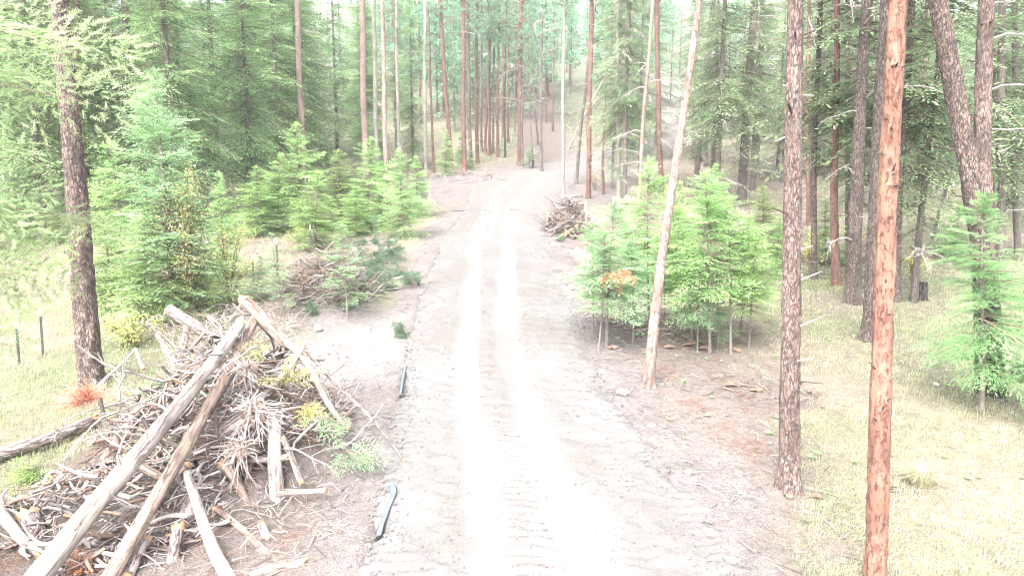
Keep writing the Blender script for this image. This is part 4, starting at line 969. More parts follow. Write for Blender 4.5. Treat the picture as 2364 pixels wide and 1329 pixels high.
# ------------------------------------------------------------------ the fir at the left edge whose boughs hang into view
def edge_fir():
    g = np.random.default_rng(55); x0, y0 = -6.9, 7.4; p = np.array([x0, y0, gh(x0, y0)])
    t = thing('fir_tree', 'near fir off the left edge reaching feathery boughs into view', 'tree', p)
    me, P, s, rr = trunk_mesh('trunk', np.array([0, 0, 1.0]), 15, 0.16, 0.09, 9, M['grey'], 91, True, 0.03); ob('trunk', me, t)
    ends = [(295, 95, 7.6), (270, 190, 7.2), (175, 40, 7.0), (70, 130, 6.9), (265, 470, 7.4), (300, 500, 7.9), (130, 540, 7.1), (80, 600, 6.8), (150, 640, 7.5), (60, 700, 7.0), (90, 420, 7.2), (40, 480, 6.6), (50, 300, 6.8), (60, 780, 7.6), (40, 210, 7.2)]
    for i, (px, py, d) in enumerate(ends):
        e = at(px, py, d) - p; h = e[2] + g.uniform(0.0, 0.45); b = np.array([0, 0, h]); a = e - b; L = float(np.linalg.norm(a))
        up = np.array([0, -0.55 + g.normal(0, .3), 0.8 + g.normal(0, .15)])
        K, bv = place_sprays(T_bough, b[None], a[None], up[None], np.array([L]), g)
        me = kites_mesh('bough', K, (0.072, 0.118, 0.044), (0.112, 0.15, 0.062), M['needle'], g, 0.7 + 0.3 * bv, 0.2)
        o = ob('bough', me, t); o['kind'] = 'stuff'
        u = np.linspace(0, 0.9, 7)[:, None]; PP = b + a * u; PP[:, 2] -= 0.10 * L * u[:, 0] ** 2
        ob('bough_wood', mesh_np('bough_wood', *tubes(PP[None], (0.013 * (1 - 0.85 * u[:, 0]))[None], 5), M['twig']), o)
    for k in range(60):                                   # the rest of the crown, out of view
        h = g.uniform(1.5, 14.2); a = g.uniform(1.7, 4.4); L = 2.0 * (1 - h / 16) + .3
        d = np.array([math.cos(a), math.sin(a), -0.05]);
        K, bv = place_sprays(T_sap, np.array([[0, 0, h]]), d[None], np.array([[0, 0, 1.0]]), np.array([L]), g)
        ob('bough', kites_mesh('bough', K, (0.08, 0.13, 0.05), (0.15, 0.19, 0.08), M['needle'], g), t)['kind'] = 'stuff'
edge_fir()

# ------------------------------------------------------------------ yellow-leaved shrubs
def shrub(base, top, wid, label, col, n=1500, seed=1, bare=0.35, name='yellow_shrub'):
    g = np.random.default_rng(seed); p = hit(*base); q = at(top[0], top[1], p[1]); H = q[2] - p[2]; W = px2m(wid, p) / 2
    t = thing(name, label, 'shrub', p, 'leafy shrubs')
    st, tips = [], []
    for k in range(26):
        a = g.uniform(0, 6.28); r = W * g.uniform(0.15, 1.0); h = H * g.uniform(0.45, 1.0) * (1 - 0.35 * (r / W) ** 2)
        e = np.array([r * math.cos(a), r * math.sin(a), h]); u = np.linspace(0, 1, 6)[:, None]
        P = e * u * np.array([1, 1, 1]) + np.array([0, 0, 0.25 * h]) * np.sin(u * 3.14) + g.normal(0, 0.04, (6, 3)) * u
        st.append(P); tips.append(P)
    v, q_ = tubes(np.array(st), np.tile(0.014 * np.linspace(1, 0.25, 6), (26, 1)), 4)
    ob('stems', mesh_np('stems', v, q_, M['twig']), t)['kind'] = 'stuff'
    i = g.integers(0, 26, n); u = bare + (1 - bare) * g.random(n); S = np.array(st)
    j = np.minimum(4, (u * 5).astype(int)); fr = (u * 5 - j)[:, None]
    c = S[i, j] * (1 - fr) + S[i, j + 1] * fr + norm(g.normal(size=(n, 3))) * (0.28 * W * g.random((n, 1)))
    K = np.concatenate([c, g.normal(size=(n, 3)) + [0, 0, -.2], g.normal(size=(n, 3)) + [0, -.6, .8], g.uniform(.05, .10, (n, 1)), g.uniform(.035, .06, (n, 1)), g.random((n, 1))], 1)
    ob('leaves', kites_mesh('leaves', K, col[0], col[1], M['leaf'], g), t)['kind'] = 'stuff'
YL = ((0.29, 0.25, 0.105), (0.23, 0.23, 0.10)); YG = ((0.14, 0.175, 0.06), (0.22, 0.20, 0.065))
shrub((440, 735), (430, 345), 200, 'yellow-leaved shrub in front of the tall mint sapling', YL, 1500, 3)
shrub((530, 700), (510, 500), 170, 'low yellowing shrub right of the tall mint sapling', YG, 1300, 4, 0.3)
shrub((1872, 640), (1865, 485), 70, 'small yellow shrub right of the thick scaly pine', YL, 700, 5)
shrub((2105, 660), (2090, 555), 90, 'yellow-green shrub at the forest edge right of the orange pine', YG, 600, 6)
shrub((310, 800), (290, 690), 170, 'low olive shrub behind the big slash heap\'s dark log', YG, 900, 7, 0.2, 'olive_shrub')
shrub((1372, 440), (1340, 385), 60, 'little yellow shrub by the straight red-brown pole', YL, 260, 8)
shrub((690, 560), (690, 520), 80, 'scrubby yellow bush at the thicket\'s front', YG, 500, 9, 0.15)
# ------------------------------------------------------------------ slash heaps
def disc(c, n, r, mat, name, parent, g, label=None, jag=0.0):
    n = n / np.linalg.norm(n); a = norm(np.cross(n, [0.1, 0.2, 1.0])); b = np.cross(n, a); k = 14
    an = np.arange(k) * 2 * math.pi / k
    ring = c + (a[None] * np.cos(an)[:, None] + b[None] * np.sin(an)[:, None]) * r * (1 + g.normal(0, 0.03, (k, 1))) - n * 0.005
    rim = ring + n * (0.012 + jag * g.random((k, 1)))
    cen = (c + n * (0.014 + jag * 0.4))[None]
    V = np.concatenate([ring, rim, cen]); F = []
    for i in range(k):
        j = (i + 1) % k; F.append([i, j, k + j]); F.append([i, k + j, k + i]); F.append([k + i, k + j, 2 * k])
    return ob(name, mesh_np(name, V, np.array(F), mat), parent)
def log(p0, p1, r0, r1, mat, label, e0='broken', e1='broken', bend=0.03, stubs=3, group='logs in the big slash heap', seed=None, name='log', cat='log'):
    seed = seed or int(abs(p0[0] * 91 + p1[2] * 57 + p1[0] * 13) * 10) % 9973 + 1; g = np.random.default_rng(seed)
    mid = (p0 + p1) / 2; d = p1 - p0; L = float(np.linalg.norm(d)); A = d / L
    sv = norm(np.cross(A, [0, 0.3, 1.0])); uv = np.cross(sv, A)
    K = max(8, int(L / 0.07)); u = np.linspace(0, 1, K)
    P = p0[None] - p0[None] + d[None] * u[:, None] + sv[None] * (bend * L * (np.sin(u * 3.1 + seed) - np.sin(seed) * (1 - u) - math.sin(3.1 + seed) * u))[:, None] + uv[None] * (0.4 * bend * L * np.sin(u * 6.28))[:, None]
    sides = 16; an = np.arange(sides) * 2 * math.pi / sides; U, An = np.meshgrid(u * L, an, indexing='ij')
    nz = 0.10 * fbm(np.cos(An) * 2 + 5 + seed, U * 2.2 + np.sin(An) * 2, seed, 3) + 0.05 * fbm(np.cos(An) * 8, U * 9 + np.sin(An) * 8, seed + 4, 2)
    rr = r0 + (r1 - r0) * u
    v, q = tubes(P[None], (rr[:, None] * (1 + nz))[None], sides)
    # local frame: Z of the object runs along the log so that the bark grain follows it
    qt = Vector(A).to_track_quat('Z', 'Y'); Mi = np.array(qt.to_matrix().inverted())
    v = v @ Mi.T
    o = ob(name, mesh_np(name, v, q, M[mat], None, True), None, p0, qt.to_euler()); tag(o, label, cat, group)
    P = P @ Mi.T
    for (c, n, r, e) in ((P[0], P[0] - P[1], r0, e0), (P[-1], P[-1] - P[-2], r1, e1)):
        if e == 'cut': disc(c, n, r * 1.0, M['cut'], 'sawn_end', o, g)
        elif e == 'broken': disc(c, n, r * 0.97, M['splinter'], 'broken_end', o, g, None, r * 1.4)
    for k in range(stubs):
        i = g.integers(2, K - 2); a = g.uniform(0, 6.28); dd = np.array([math.cos(a), math.sin(a), g.uniform(0.1, .7)])
        ob('branch_stub', STUBP, o, P[i] + dd * rr[i] * 0.8 * np.array([1, 1, 0]), Vector(dd).to_track_quat('X', 'Z').to_euler(), (g.uniform(.05, .22), r0 * .45, r0 * .45))
    return o
def lg(a, b, w0, w1, mat, label, e0='broken', e1='broken', bend=0.02, stubs=3, **kw):
    p0 = at(*a); p1 = at(*b); return log(p0, p1, px2m(w0, p0) / 2, px2m(w1, p1) / 2, mat, label, e0, e1, bend, stubs, **kw)
lg((55, 1370, 7.7), (553, 750, 12.2), 56, 26, 'log', 'longest pale log slanting up through the big slash heap', 'broken', 'broken', 0.012, 6)
lg((225, 1380, 7.9), (592, 728, 12.8), 40, 22, 'log_pink', 'second long pinkish log lying right of the longest pale one', 'broken', 'cut', 0.02, 6)
lg((568, 697, 12.9), (668, 800, 12.3), 28, 24, 'log_pink', 'raised broken log poking out of the heap\'s top toward the left', 'broken', 'none', 0.02, 5)
lg((662, 790, 12.3), (800, 985, 11.4), 20, 9, 'log', 'thin crooked pole trailing down the heap\'s right side from its top', 'none', 'broken', 0.06, 5)
lg((393, 716, 14.4), (496, 782, 13.4), 27, 26, 'log_dark', 'dark short log with a sawn yellow end behind the heap', 'cut', 'none', 0.0, 0)
lg((634, 960, 10.9), (643, 1168, 10.1), 28, 34, 'log', 'upright weathered butt log below the tangled root mass', 'none', 'broken', 0.02, 1)
lg((452, 1150, 9.8), (398, 1242, 9.2), 40, 38, 'log_dark', 'short grey log with shattered yellow end in the heap\'s front', 'none', 'broken', 0.02, 0)
lg((410, 1225, 8.95), (392, 1322, 8.6), 30, 26, 'log_dark', 'grey splintered slab log below the shattered short one', 'broken', 'broken', 0.05, 0)
lg((432, 1095, 9.7), (545, 1360, 8.15), 18, 34, 'log', 'long peeled pole running from the heap to the bottom of the photo', 'broken', 'none', 0.03, 6)
lg((500, 1175, 9.7), (645, 1300, 8.6), 14, 16, 'log_pink', 'thin pink pole lying right of the long peeled pole', 'broken', 'broken', 0.015, 2)
lg((-80, 1080, 10.6), (214, 972, 12.2), 34, 26, 'log_dark', 'dark-barked log coming in from the photo\'s left edge', 'none', 'broken', 0.02, 2)
lg((640, 1140, 10.0), (752, 1130, 9.9), 13, 11, 'log', 'short straight pole lying right of the upright butt log', 'broken', 'cut', 0.02, 0)
lg((655, 1015, 10.7), (694, 1110, 10.2), 14, 13, 'log', 'slim white peeled pole leaning right of the upright butt log', 'broken', 'broken', 0.02, 1)
lg((292, 1058, 10.1), (372, 1100, 9.9), 20, 18, 'log_pink', 'short brown chunk between the two long logs', 'broken', 'broken', 0.02, 0)
lg((606, 1215, 9.3), (626, 1280, 8.95), 18, 20, 'log', 'small pale billet lying near the heap\'s front', 'broken', 'broken', 0.02, 0)
lg((585, 1325, 8.35), (698, 1298, 8.5), 15, 20, 'log', 'short pale piece lying on the bare dirt in front of the heap', 'broken', 'broken', 0.05, 0)
lg((520, 1065, 10.6), (660, 1055, 10.5), 12, 16, 'log', 'level grey pole wedged across the heap\'s dark hollow', 'broken', 'broken', 0.04, 2)
lg((375, 1125, 9.9), (432, 1075, 10.1), 17, 15, 'log_dark', 'stubby grey pole with sawn end against the second long log', 'cut', 'broken', 0.01, 0)
lg((520, 1075, 10.5), (596, 1190, 9.9), 24, 16, 'log_pink', 'forked brown limb pointing down from the root mass', 'broken', 'broken', 0.05, 2)
lg((235, 1080, 11.0), (350, 900, 12.0), 26, 20, 'log_pink', 'brown log lying behind and along the longest pale log', 'broken', 'broken', 0.02, 4)
lg((70, 1200, 9.3), (110, 1310, 8.6), 46, 34, 'log_dark', 'thick dark stub standing at the heap\'s left front', 'broken', 'broken', 0.03, 0)
lg((-30, 1150, 9.4), (90, 1275, 8.7), 26, 22, 'log', 'grey log lying at the photo\'s left edge below the dark stub', 'none', 'broken', 0.03, 0)
lg((290, 1330, 8.3), (330, 1250, 8.8), 34, 30, 'log_dark', 'rounded grey block under the second long log', 'broken', 'broken', 0.0, 0)
lg((365, 775, 13.2), (440, 880, 12.4), 12, 26, 'log_pink', 'orange splintered snag leaning left at the heap\'s back', 'broken', 'none', 0.06, 4)
lg((430, 760, 13.4), (410, 850, 12.7), 14, 24, 'log_pink', 'forked orange snag beside the splintered one', 'broken', 'none', 0.05, 3)
lg((560, 980, 11.3), (700, 800, 12.2), 12, 10, 'log', 'thin upright limb in the middle of the heap', 'broken', 'broken', 0.05, 3)
lg((575, 745, 12.7), (515, 900, 12.0), 30, 36, 'log', 'greenish pale log half hidden right of the longest one\'s tip', 'none', 'none', 0.02, 2)
GM = 'logs in the middle slash heap'
lg((708, 640, 21.9), (722, 712, 21.0), 18, 10, 'log_pink', 'orange-topped stub standing at the left of the middle heap', 'broken', 'broken', 0.05, 1, group=GM)
lg((700, 625, 22.2), (775, 672, 21.3), 10, 8, 'log', 'grey pole slanting across the middle heap', 'broken', 'broken', 0.02, 2, group=GM)
lg((800, 660, 21.4), (770, 716, 20.8), 8, 11, 'log', 'pale peeled pole in front of the middle heap', 'broken', 'broken', 0.02, 1, group=GM)
lg((710, 600, 22.8), (745, 615, 22.5), 9, 8, 'log_pink', 'short split piece on the back of the middle heap', 'broken', 'cut', 0.02, 0, group=GM)
lg((662, 690, 22.0), (712, 668, 22.0), 10, 9, 'log_dark', 'dark pole sticking out left of the middle heap', 'broken', 'broken', 0.02, 1, group=GM)
lg((930, 1060, 11.0), (700, 800, 12.6), 5, 9, 'log_dark', 'long whippy pole from the heap to the road edge', 'broken', 'broken', 0.03, 3, group='logs in the big slash heap')
GF = 'logs in the far slash heap'
lg((1290, 552, 31.8), (1334, 522, 32.4), 11, 12, 'cut', 'yellow split log at the foot of the far slash heap', 'broken', 'cut', 0.02, 0, group=GF)
lg((1300, 478, 33.8), (1352, 470, 34.2), 8, 8, 'log_pink', 'pink pole along the top of the far slash heap', 'broken', 'broken', 0.04, 1, group=GF)
lg((1352, 470, 33.6), (1345, 545, 32.4), 6, 7, 'log', 'pale upright stick at the right of the far slash heap', 'broken', 'broken', 0.05, 3, group=GF)
lg((1268, 500, 33.0), (1330, 515, 32.6), 7, 8, 'log_dark', 'dark pole across the far slash heap', 'broken', 'broken', 0.03, 1, group=GF)
lg((1282, 470, 33.8), (1318, 530, 32.4), 6, 7, 'log', 'grey pole leaning down the far slash heap', 'broken', 'broken', 0.03, 1, group=GF)
lg((2096, 517, 39), (2162, 524, 39), 8, 7, 'log', 'white fallen pole lying in the bright clearing', 'cut', 'cut', 0.0, 0, group='fallen poles', name='fallen_pole')
lg((2230, 1000, 13.1), (2364, 1045, 12.2), 4, 7, 'log', 'thin pale fallen branch in the meadow at the right edge', 'broken', 'broken', 0.06, 3, group='fallen poles', name='fallen_branch', cat='branch')
lg((1830, 660, 24.0), (1850, 636, 24.6), 8, 7, 'log', 'pale broken branch stub lying right of the thick scaly pine', 'broken', 'broken', 0.03, 0, group='fallen poles', name='fallen_branch', cat='branch')
lg((228, 890, 14.2), (312, 805, 15.2), 8, 5, 'deadtwig', 'bent dead branch leaning up by the stout plated pine\'s foot', 'broken', 'none', 0.03, 2, group='fallen poles', name='fallen_branch', cat='branch')
lg((312, 805, 15.2), (330, 848, 14.9), 7, 9, 'deadtwig', 'short dead limb hanging from the bent dead branch', 'none', 'broken', 0.03, 1, group='fallen poles', name='fallen_branch', cat='branch')

def heap(name, label, cx, cy, rx, ry, hh, n, Lr, rr, g, rise=0.35, cols=None):
    rad = np.sqrt(g.random(n)); a = g.uniform(0, 6.283, n)
    x = cx + rx * rad * np.cos(a); y = cy + ry * rad * np.sin(a)
    top = hh * np.clip(1 - rad ** 1.4, 0, 1) * (0.8 + 0.5 * vnoise(x * 1.7, y * 1.7, 4))
    z = ground_h(x, y) + top * g.random(n) ** 0.45 + 0.02
    L = Lr[0] + (Lr[1] - Lr[0]) * g.random(n) ** 1.6
    b = g.uniform(0, 6.283, n); D = np.stack([np.cos(b), np.sin(b), g.normal(0, rise, n)], 1)
    out = np.stack([np.cos(a) * rx, np.sin(a) * ry, -hh * 0.9 * np.ones(n)], 1); D = norm(D + 0.55 * norm(out) * g.random((n, 1)))
    P0 = np.stack([x, y, z], 1) - D * (L * 0.5)[:, None]
    zlow = np.minimum(P0[:, 2], P0[:, 2] + D[:, 2] * L); gl = ground_h(P0[:, 0], P0[:, 1]); gl2 = ground_h(P0[:, 0] + D[:, 0] * L, P0[:, 1] + D[:, 1] * L)
    P0[:, 2] += np.maximum(0, np.maximum(gl - P0[:, 2], gl2 - (P0[:, 2] + D[:, 2] * L)) * 0.7)
    V, Q_, cc = stick_mesh('s', P0, D, L, rr[0] + (rr[1] - rr[0]) * g.random(n) ** 2.5, g, 0.28, 6, 4, cols)
    return tag(ob(name, mesh_np(name, V, Q_, M['stick'], cc, True)), label, 'brush', None, 'stuff')
g = np.random.default_rng(66)
heap('brush_tangle', 'tangle of thin grey and brown sticks making up the big slash heap', -5.2, 12.3, 2.15, 1.75, 1.55, 1450, (0.2, 1.1), (0.005, 0.042), g)
heap('brush_tangle', 'broken sticks and bark spilling off the big heap\'s front left', -6.0, 9.7, 1.7, 1.4, 0.5, 650, (0.12, 0.7), (0.006, 0.05), g, 0.28)
heap('brush_tangle', 'loose sticks spread over the dirt before the big heap', -3.8, 9.4, 1.5, 1.3, 0.15, 260, (0.1, 0.6), (0.004, 0.014), g, 0.1)
heap('brush_tangle', 'tangle of sticks making up the middle slash heap', -5.9, 21.6, 1.6, 1.3, 1.6, 1300, (0.3, 1.3), (0.006, 0.03), g, 0.35, WOODC[np.random.default_rng(7).integers(0, 6, 1300)] * np.random.default_rng(8).uniform(0.4, 0.95, (1300, 1)))
heap('brush_tangle', 'tangle of sticks making up the far slash heap', 2.75, 33.2, 1.1, 1.3, 1.9, 1100, (0.3, 1.3), (0.010, 0.045), g, 0.6, WOODC[np.random.default_rng(4).integers(0, 6, 1100)] * np.random.default_rng(5).uniform(0.35, 1.0, (1100, 1)))
heap('brush_tangle', 'twiggy dead brush under the right verge saplings', 4.6, 19.5, 2.6, 1.6, 0.32, 700, (0.2, 1.0), (0.004, 0.014), g, 0.25)
heap('brush_tangle', 'dead sticks along the dirt bank at the far bend', -3.6, 57, 3.0, 5.0, 0.25, 320, (0.3, 1.3), (0.01, 0.035), g, 0.15)
heap('brush_tangle', 'dry twigs under the yellow shrub and mint sapling', -8.2, 18.6, 2.6, 1.8, 0.5, 900, (0.2, 1.0), (0.004, 0.012), g, 0.3)
heap('brush_tangle', 'sticks and bark scraps around the verge at the scaly pine', 5.4, 14.3, 1.4, 1.1, 0.12, 150, (0.1, 0.6), (0.004, 0.02), g, 0.1, WOODC[np.random.default_rng(6).integers(0, 6, 150)] * 0.55)

# root masses: a butt with wavy roots flying out of it
def root_mass(c, n, L, label, seed, rad=0.03, core=0.22, face=(0.1, -1, 0.35)):
    g = np.random.default_rng(seed); t = thing('root_mass', label, 'root', c)
    f = norm(np.array(face, float)); K = 9; u = np.linspace(0, 1, K)[None, :, None]
    d = norm(g.normal(size=(n, 3)) + f * 0.25); d = norm(d - 0.55 * (d @ f)[:, None] * f[None])
    l = L * g.uniform(0.4, 1.15, n)
    P = d[:, None] * l[:, None, None] * u + norm(np.cross(d, g.normal(size=(n, 3))))[:, None] * (0.13 * l[:, None, None] * np.sin(u * g.uniform(3, 9, (n, 1, 1)))) + np.array([0, 0, -0.35])[None, None] * l[:, None, None] * u ** 2
    r = rad * g.uniform(0.25, 1.0, (n, 1)) * (1 - 0.85 * np.linspace(0, 1, K))[None]
    big = g.random(n) < 0.16; r[big] *= 2.0
    for k in range(n):                        # every root its own part
        v, q = tubes(P[k:k + 1], r[k:k + 1], 5)
        col = WOODC[g.choice([0, 1, 1, 5, 2])] * g.uniform(.85, 1.2)
        ob('root', mesh_np('root', v, q, M['stick'], np.repeat(col[None], len(v), 0), True), t)
    s = np.linspace(0, 1, 8); pp = -f * core * 1.6 * (1 - s[:, None]) + f * core * 0.7 * s[:, None]
    an = np.arange(14) * 2 * math.pi / 14; S, An = np.meshgrid(s, an, indexing='ij')
    v, q = tubes(pp[None], (core * np.interp(S, [0, .5, .8, 1], [0.7, 0.85, 1.1, 0.15]) * (1 + 0.35 * fbm(np.cos(An) * 2 + 4, S * 4 + np.sin(An) * 2, seed, 3)))[None], 14)
    ob('butt', mesh_np('butt', v, q, M['log_pink'], None, True), t)
root_mass(at(590, 955, 10.75), 150, 0.62, 'shaggy pale root mass in the middle of the big slash heap', 5, 0.024, 0.24)
root_mass(at(555, 1040, 10.4), 90, 0.5, 'smaller root mass fanning out below the shaggy one', 6, 0.022, 0.16, (-0.5, -1, 0.2))
root_mass(at(575, 850, 11.6), 90, 0.55, 'wiry root mass near the big heap\'s top', 7, 0.016, 0.16, (0.3, -1, 0.5))
root_mass(at(760, 665, 21.6), 40, 0.7, 'root mass in the middle slash heap', 8, 0.03, 0.2)
root_mass(at(1308, 500, 32.8), 40, 0.8, 'root mass in the far slash heap', 9, 0.045, 0.28)

# bare branches lying in the big heap, each its own thing
g = np.random.default_rng(71)
for k in range(60):
    a = g.uniform(0, 6.28); rad = math.sqrt(g.random()); x = -5.0 + 2.5 * rad * math.cos(a); y = 11.6 + 2.0 * rad * math.sin(a)
    z = gh(x, y) + 1.4 * max(0, 1 - rad ** 1.4) * g.uniform(0.6, 1.0) + 0.12
    o = ob('dead_branch', DEAD[g.integers(5)], None, (x, y, z), (g.uniform(0, 6.28), g.normal(0.05, 0.35), g.uniform(0, 6.28)), g.uniform(0.5, 1.0))
    tag(o, 'bare grey branch tangled in the big slash heap', 'branch', 'bare branches in the big slash heap')

# cut boughs: green, yellowing and red-dead
def bough(c, d, L, base, tip, label, group, seed, n=5, spread=0.5, mat='needle', tm=None, up=(0, -.5, .8), name='cut_bough'):
    g = np.random.default_rng(seed); t = thing(name, label, 'bough', c, group); d = norm(np.array(d, float))
    ax = norm(d[None] + g.normal(0, spread, (n, 3)) * np.array([1, 1, .5])); LL = L * g.uniform(.6, 1.1, n)
    K, bv = place_sprays(tm or T_sap, np.zeros((n, 3)), ax, np.array([up]) + g.normal(0, .3, (n, 3)), LL, g)
    ob('needles', kites_mesh('needles', K, base, tip, M[mat], g, bv), t)['kind'] = 'stuff'
    u = np.linspace(0, .85, 5)[None, :, None]; P = ax[:, None] * LL[:, None, None] * u; P[:, :, 2] -= .12 * u[..., 0] ** 2 * LL[:, None]
    ob('stem', mesh_np('stem', *tubes(P, np.tile(0.010 * np.linspace(1, .3, 5), (n, 1)), 4), M['twig']), t)
RED = ((0.25, 0.088, 0.055), (0.30, 0.125, 0.08)); YEL = ((0.18, 0.18, 0.06), (0.24, 0.23, 0.09)); GRN = ((0.08, 0.14, 0.07), (0.13, 0.19, 0.09))
bough(at(205, 925, 12.0), (-0.05, -.2, .45), 0.42, *RED, 'rust-red dead needled bough at the stout plated pine\'s foot', 'dead boughs', 1, 30, 1.1)
bough(at(185, 930, 12.2), (-0.6, -.3, .1), 0.45, *RED, 'rust-red dead spray spilling left beside the dark-barked log', 'dead boughs', 2, 9, 0.7)
bough(at(1420, 628, 16.4), (0.2, -.3, -.3), 0.5, (0.28, 0.08, 0.035), (0.31, 0.11, 0.055), 'bright orange dead sprig in the right verge saplings', 'dead boughs', 3, 14, 0.8)
bough(at(185, 1300, 8.5), (0.2, -.3, .2), 0.3, *RED, 'small rusty bark and needle clump at the photo\'s bottom left', 'dead boughs', 4, 9, 0.9)
GB = 'cut boughs in the big slash heap'
bough(at(600, 790, 12.0), (-0.1, -.5, -.2), 0.5, (0.16, 0.165, 0.07), (0.21, 0.21, 0.10), 'yellowing bough draped below the raised broken log', GB, 11, 7, 0.6)
bough(at(660, 880, 11.6), (0.1, -.4, .3), 0.6, *YEL, 'yellow-green bough upright on the heap\'s right side', GB, 12, 8, 0.6)
bough(at(705, 930, 11.2), (0.2, -.5, -.2), 0.4, (0.17, 0.17, 0.05), (0.23, 0.22, 0.07), 'mustard yellow spray right of the shaggy root mass', GB, 13, 6, 0.6)
bough(at(745, 960, 11.0), (0.5, -.4, -.3), 0.6, *GRN, 'pale green bough trailing toward the road', GB, 14, 6, 0.6)
bough(at(800, 1040, 10.6), (0.5, -.5, -.2), 0.6, *GRN, 'feathery green bough at the heap\'s right foot', GB, 15, 6, 0.6)
bough(at(390, 1000, 11.3), (-0.1, -.6, -.3), 0.6, (0.07, 0.13, 0.05), (0.15, 0.21, 0.07), 'green bough between the two long logs', GB, 16, 11, 0.7)
bough(at(400, 880, 12.4), (-0.5, -.4, .1), 0.6, (0.07, 0.14, 0.06), (0.15, 0.23, 0.10), 'green bough behind the longest log\'s upper half', GB, 17, 10, 0.6)
bough(at(505, 890, 12.0), (0, -.5, 0), 0.5, (0.06, 0.12, 0.05), (0.13, 0.20, 0.08), 'dark green bough just under the longest log\'s tip', GB, 18, 8, 0.7)
bough(at(90, 1080, 10.6), (-0.4, -.4, .1), 0.6, (0.10, 0.18, 0.05), (0.18, 0.25, 0.07), 'green sprays on the grass below the dark-barked log', GB, 19, 12, 0.9)
# heap of cut pine boughs by the road (long needles)
def pine_bough(c, L, label, group, seed):
    g = np.random.default_rng(seed); t = thing('pine_bough', label, 'bough', c, group); rows = []; st = []
    a0 = g.uniform(0, 6.28); d0 = np.array([math.cos(a0), math.sin(a0), 0.12])
    for k in range(6):
        d = norm(d0 + g.normal(0, .45, 3) * [1, 1, .4]); l = L * g.uniform(.5, 1)
        u = np.linspace(0, 1, 4)[:, None]; st.append(d * l * u)
        for q in (0.55, 0.8, 1.0):
            for m in range(26):
                nd = norm(d * .6 + g.normal(0, .6, 3)); rows.append((*(d * l * q), *nd, *g.normal(size=3), .2 * g.uniform(.7, 1.2), .012, g.random()))
    ob('needles', kites_mesh('needles', np.array(rows), (0.034, 0.06, 0.034), (0.06, 0.098, 0.055), M['pine'], g), t)['kind'] = 'stuff'
    ob('stem', mesh_np('stem', *tubes(np.array(st), np.tile(0.014 * np.linspace(1, .4, 4), (6, 1)), 4), M['deadtwig']), t)
g = np.random.default_rng(88)
for k in range(34):
    px = g.uniform(805, 912); py = g.uniform(590, 672); p = hit(px, py); p = p + np.array([0, 0, 0.15 + 1.0 * g.random() * max(0, 1 - abs(px - 862) / 60)])
    pine_bough(p, g.uniform(.7, 1.2), 'dark green long-needled bough in the heap of cut pine tops', 'heap of cut pine boughs', 200 + k)
for k, (px, py, lab) in enumerate([(940, 640, 'long-needled sprig lying on the road\'s left shoulder by the pine-top heap'), (920, 672, 'long-needled sprig on the shoulder just below the pine-top heap'), (728, 720, 'blue-green pine sprig at the middle heap\'s left foot'), (790, 722, 'blue-green pine sprig at the middle heap\'s right foot'), (945, 770, 'small green sprig alone on the pale shoulder'), (960, 655, 'stray green sprig at the gravel\'s left edge'), (1278, 556, 'green sprig at the far slash heap\'s foot')]):
    pine_bough(hit(px, py) + np.array([0, 0, .08]), 0.5, lab, 'stray pine sprigs', 300 + k)

# ------------------------------------------------------------------ stumps, rocks, bark slabs
def stump(base, w, h, mat, label, seed, jag=0.05, top='cut'):
    p = hit(*base); g = np.random.default_rng(seed); r = px2m(w, p) / 2
    t = thing('tree_stump', label, 'stump', p); s = np.linspace(-.1, h, 14); an = np.arange(20) * 2 * math.pi / 20; S, An = np.meshgrid(s, an, indexing='ij')
    lim = h * (1 + jag * 6 * vnoise(np.cos(An) * 2.2 + seed, np.sin(An) * 2.2, seed)); Sz = np.minimum(S, lim)
    rad = r * (1 + .45 * np.exp(-np.maximum(S, 0) / .15)) * (1 + .16 * fbm(np.cos(An) * 3, np.sin(An) * 3 + S, seed, 3))
    V = np.stack([rad * np.cos(An), rad * np.sin(An), Sz], -1).reshape(-1, 3); i = np.arange(14 * 20).reshape(14, 20)
    a = i[:-1]; b = np.roll(a, -1, 1); d = i[1:]; c = np.roll(d, -1, 1)
    ob('stump_body', mesh_np('stump_body', V, np.stack([a, b, c, d], -1).reshape(-1, 4), M[mat], None, True), t)
    disc(np.array([0, 0, h * .93]), np.array([0, 0, 1.0]), r * .98, M[top], 'sawn_top', t, g, None, .03)
stump((888, 590), 26, 0.55, 'palegrey', 'weathered grey stump behind the heap of cut pine tops', 1)
stump((2126, 692), 22, 0.62, 'burnt', 'short jagged burnt stump at the foot of the slim leaning pole', 2, 0.12, 'burnt')
stump((2350, 880), 26, 0.35, 'burnt', 'dark low stump right of the forked pine\'s charred foot', 3, 0.1, 'burnt')
def rock(p, r, label, seed, mat='rock', group='loose rocks'):
    g = np.random.default_rng(seed); nu, nv = 10, 7; u = np.linspace(0, 2 * math.pi, nu, endpoint=False); v = np.linspace(0.02, math.pi - .02, nv); U, W = np.meshgrid(u, v)
    D = np.stack([np.cos(U) * np.sin(W), np.sin(U) * np.sin(W), np.cos(W)], -1); k = norm(g.normal(size=(9, 3))); h = g.uniform(.55, .95, 9)
    rr = np.min(np.where(D @ k.T > .05, h / np.maximum(D @ k.T, .05), 9), -1); rr = np.minimum(rr, 1.15)
    V = (D * rr[..., None] * r * np.array([1.2, 1, .7])).reshape(-1, 3); i = np.arange(nu * nv).reshape(nv, nu); a = i[:-1]; b = np.roll(a, -1, 1); d = i[1:]; c = np.roll(d, -1, 1)
    tag(ob('rock', mesh_np('rock', V, np.stack([a, d, c, b], -1).reshape(-1, 4), M[mat]), None, p, (0, 0, g.uniform(0, 6))), label, 'rock', group)
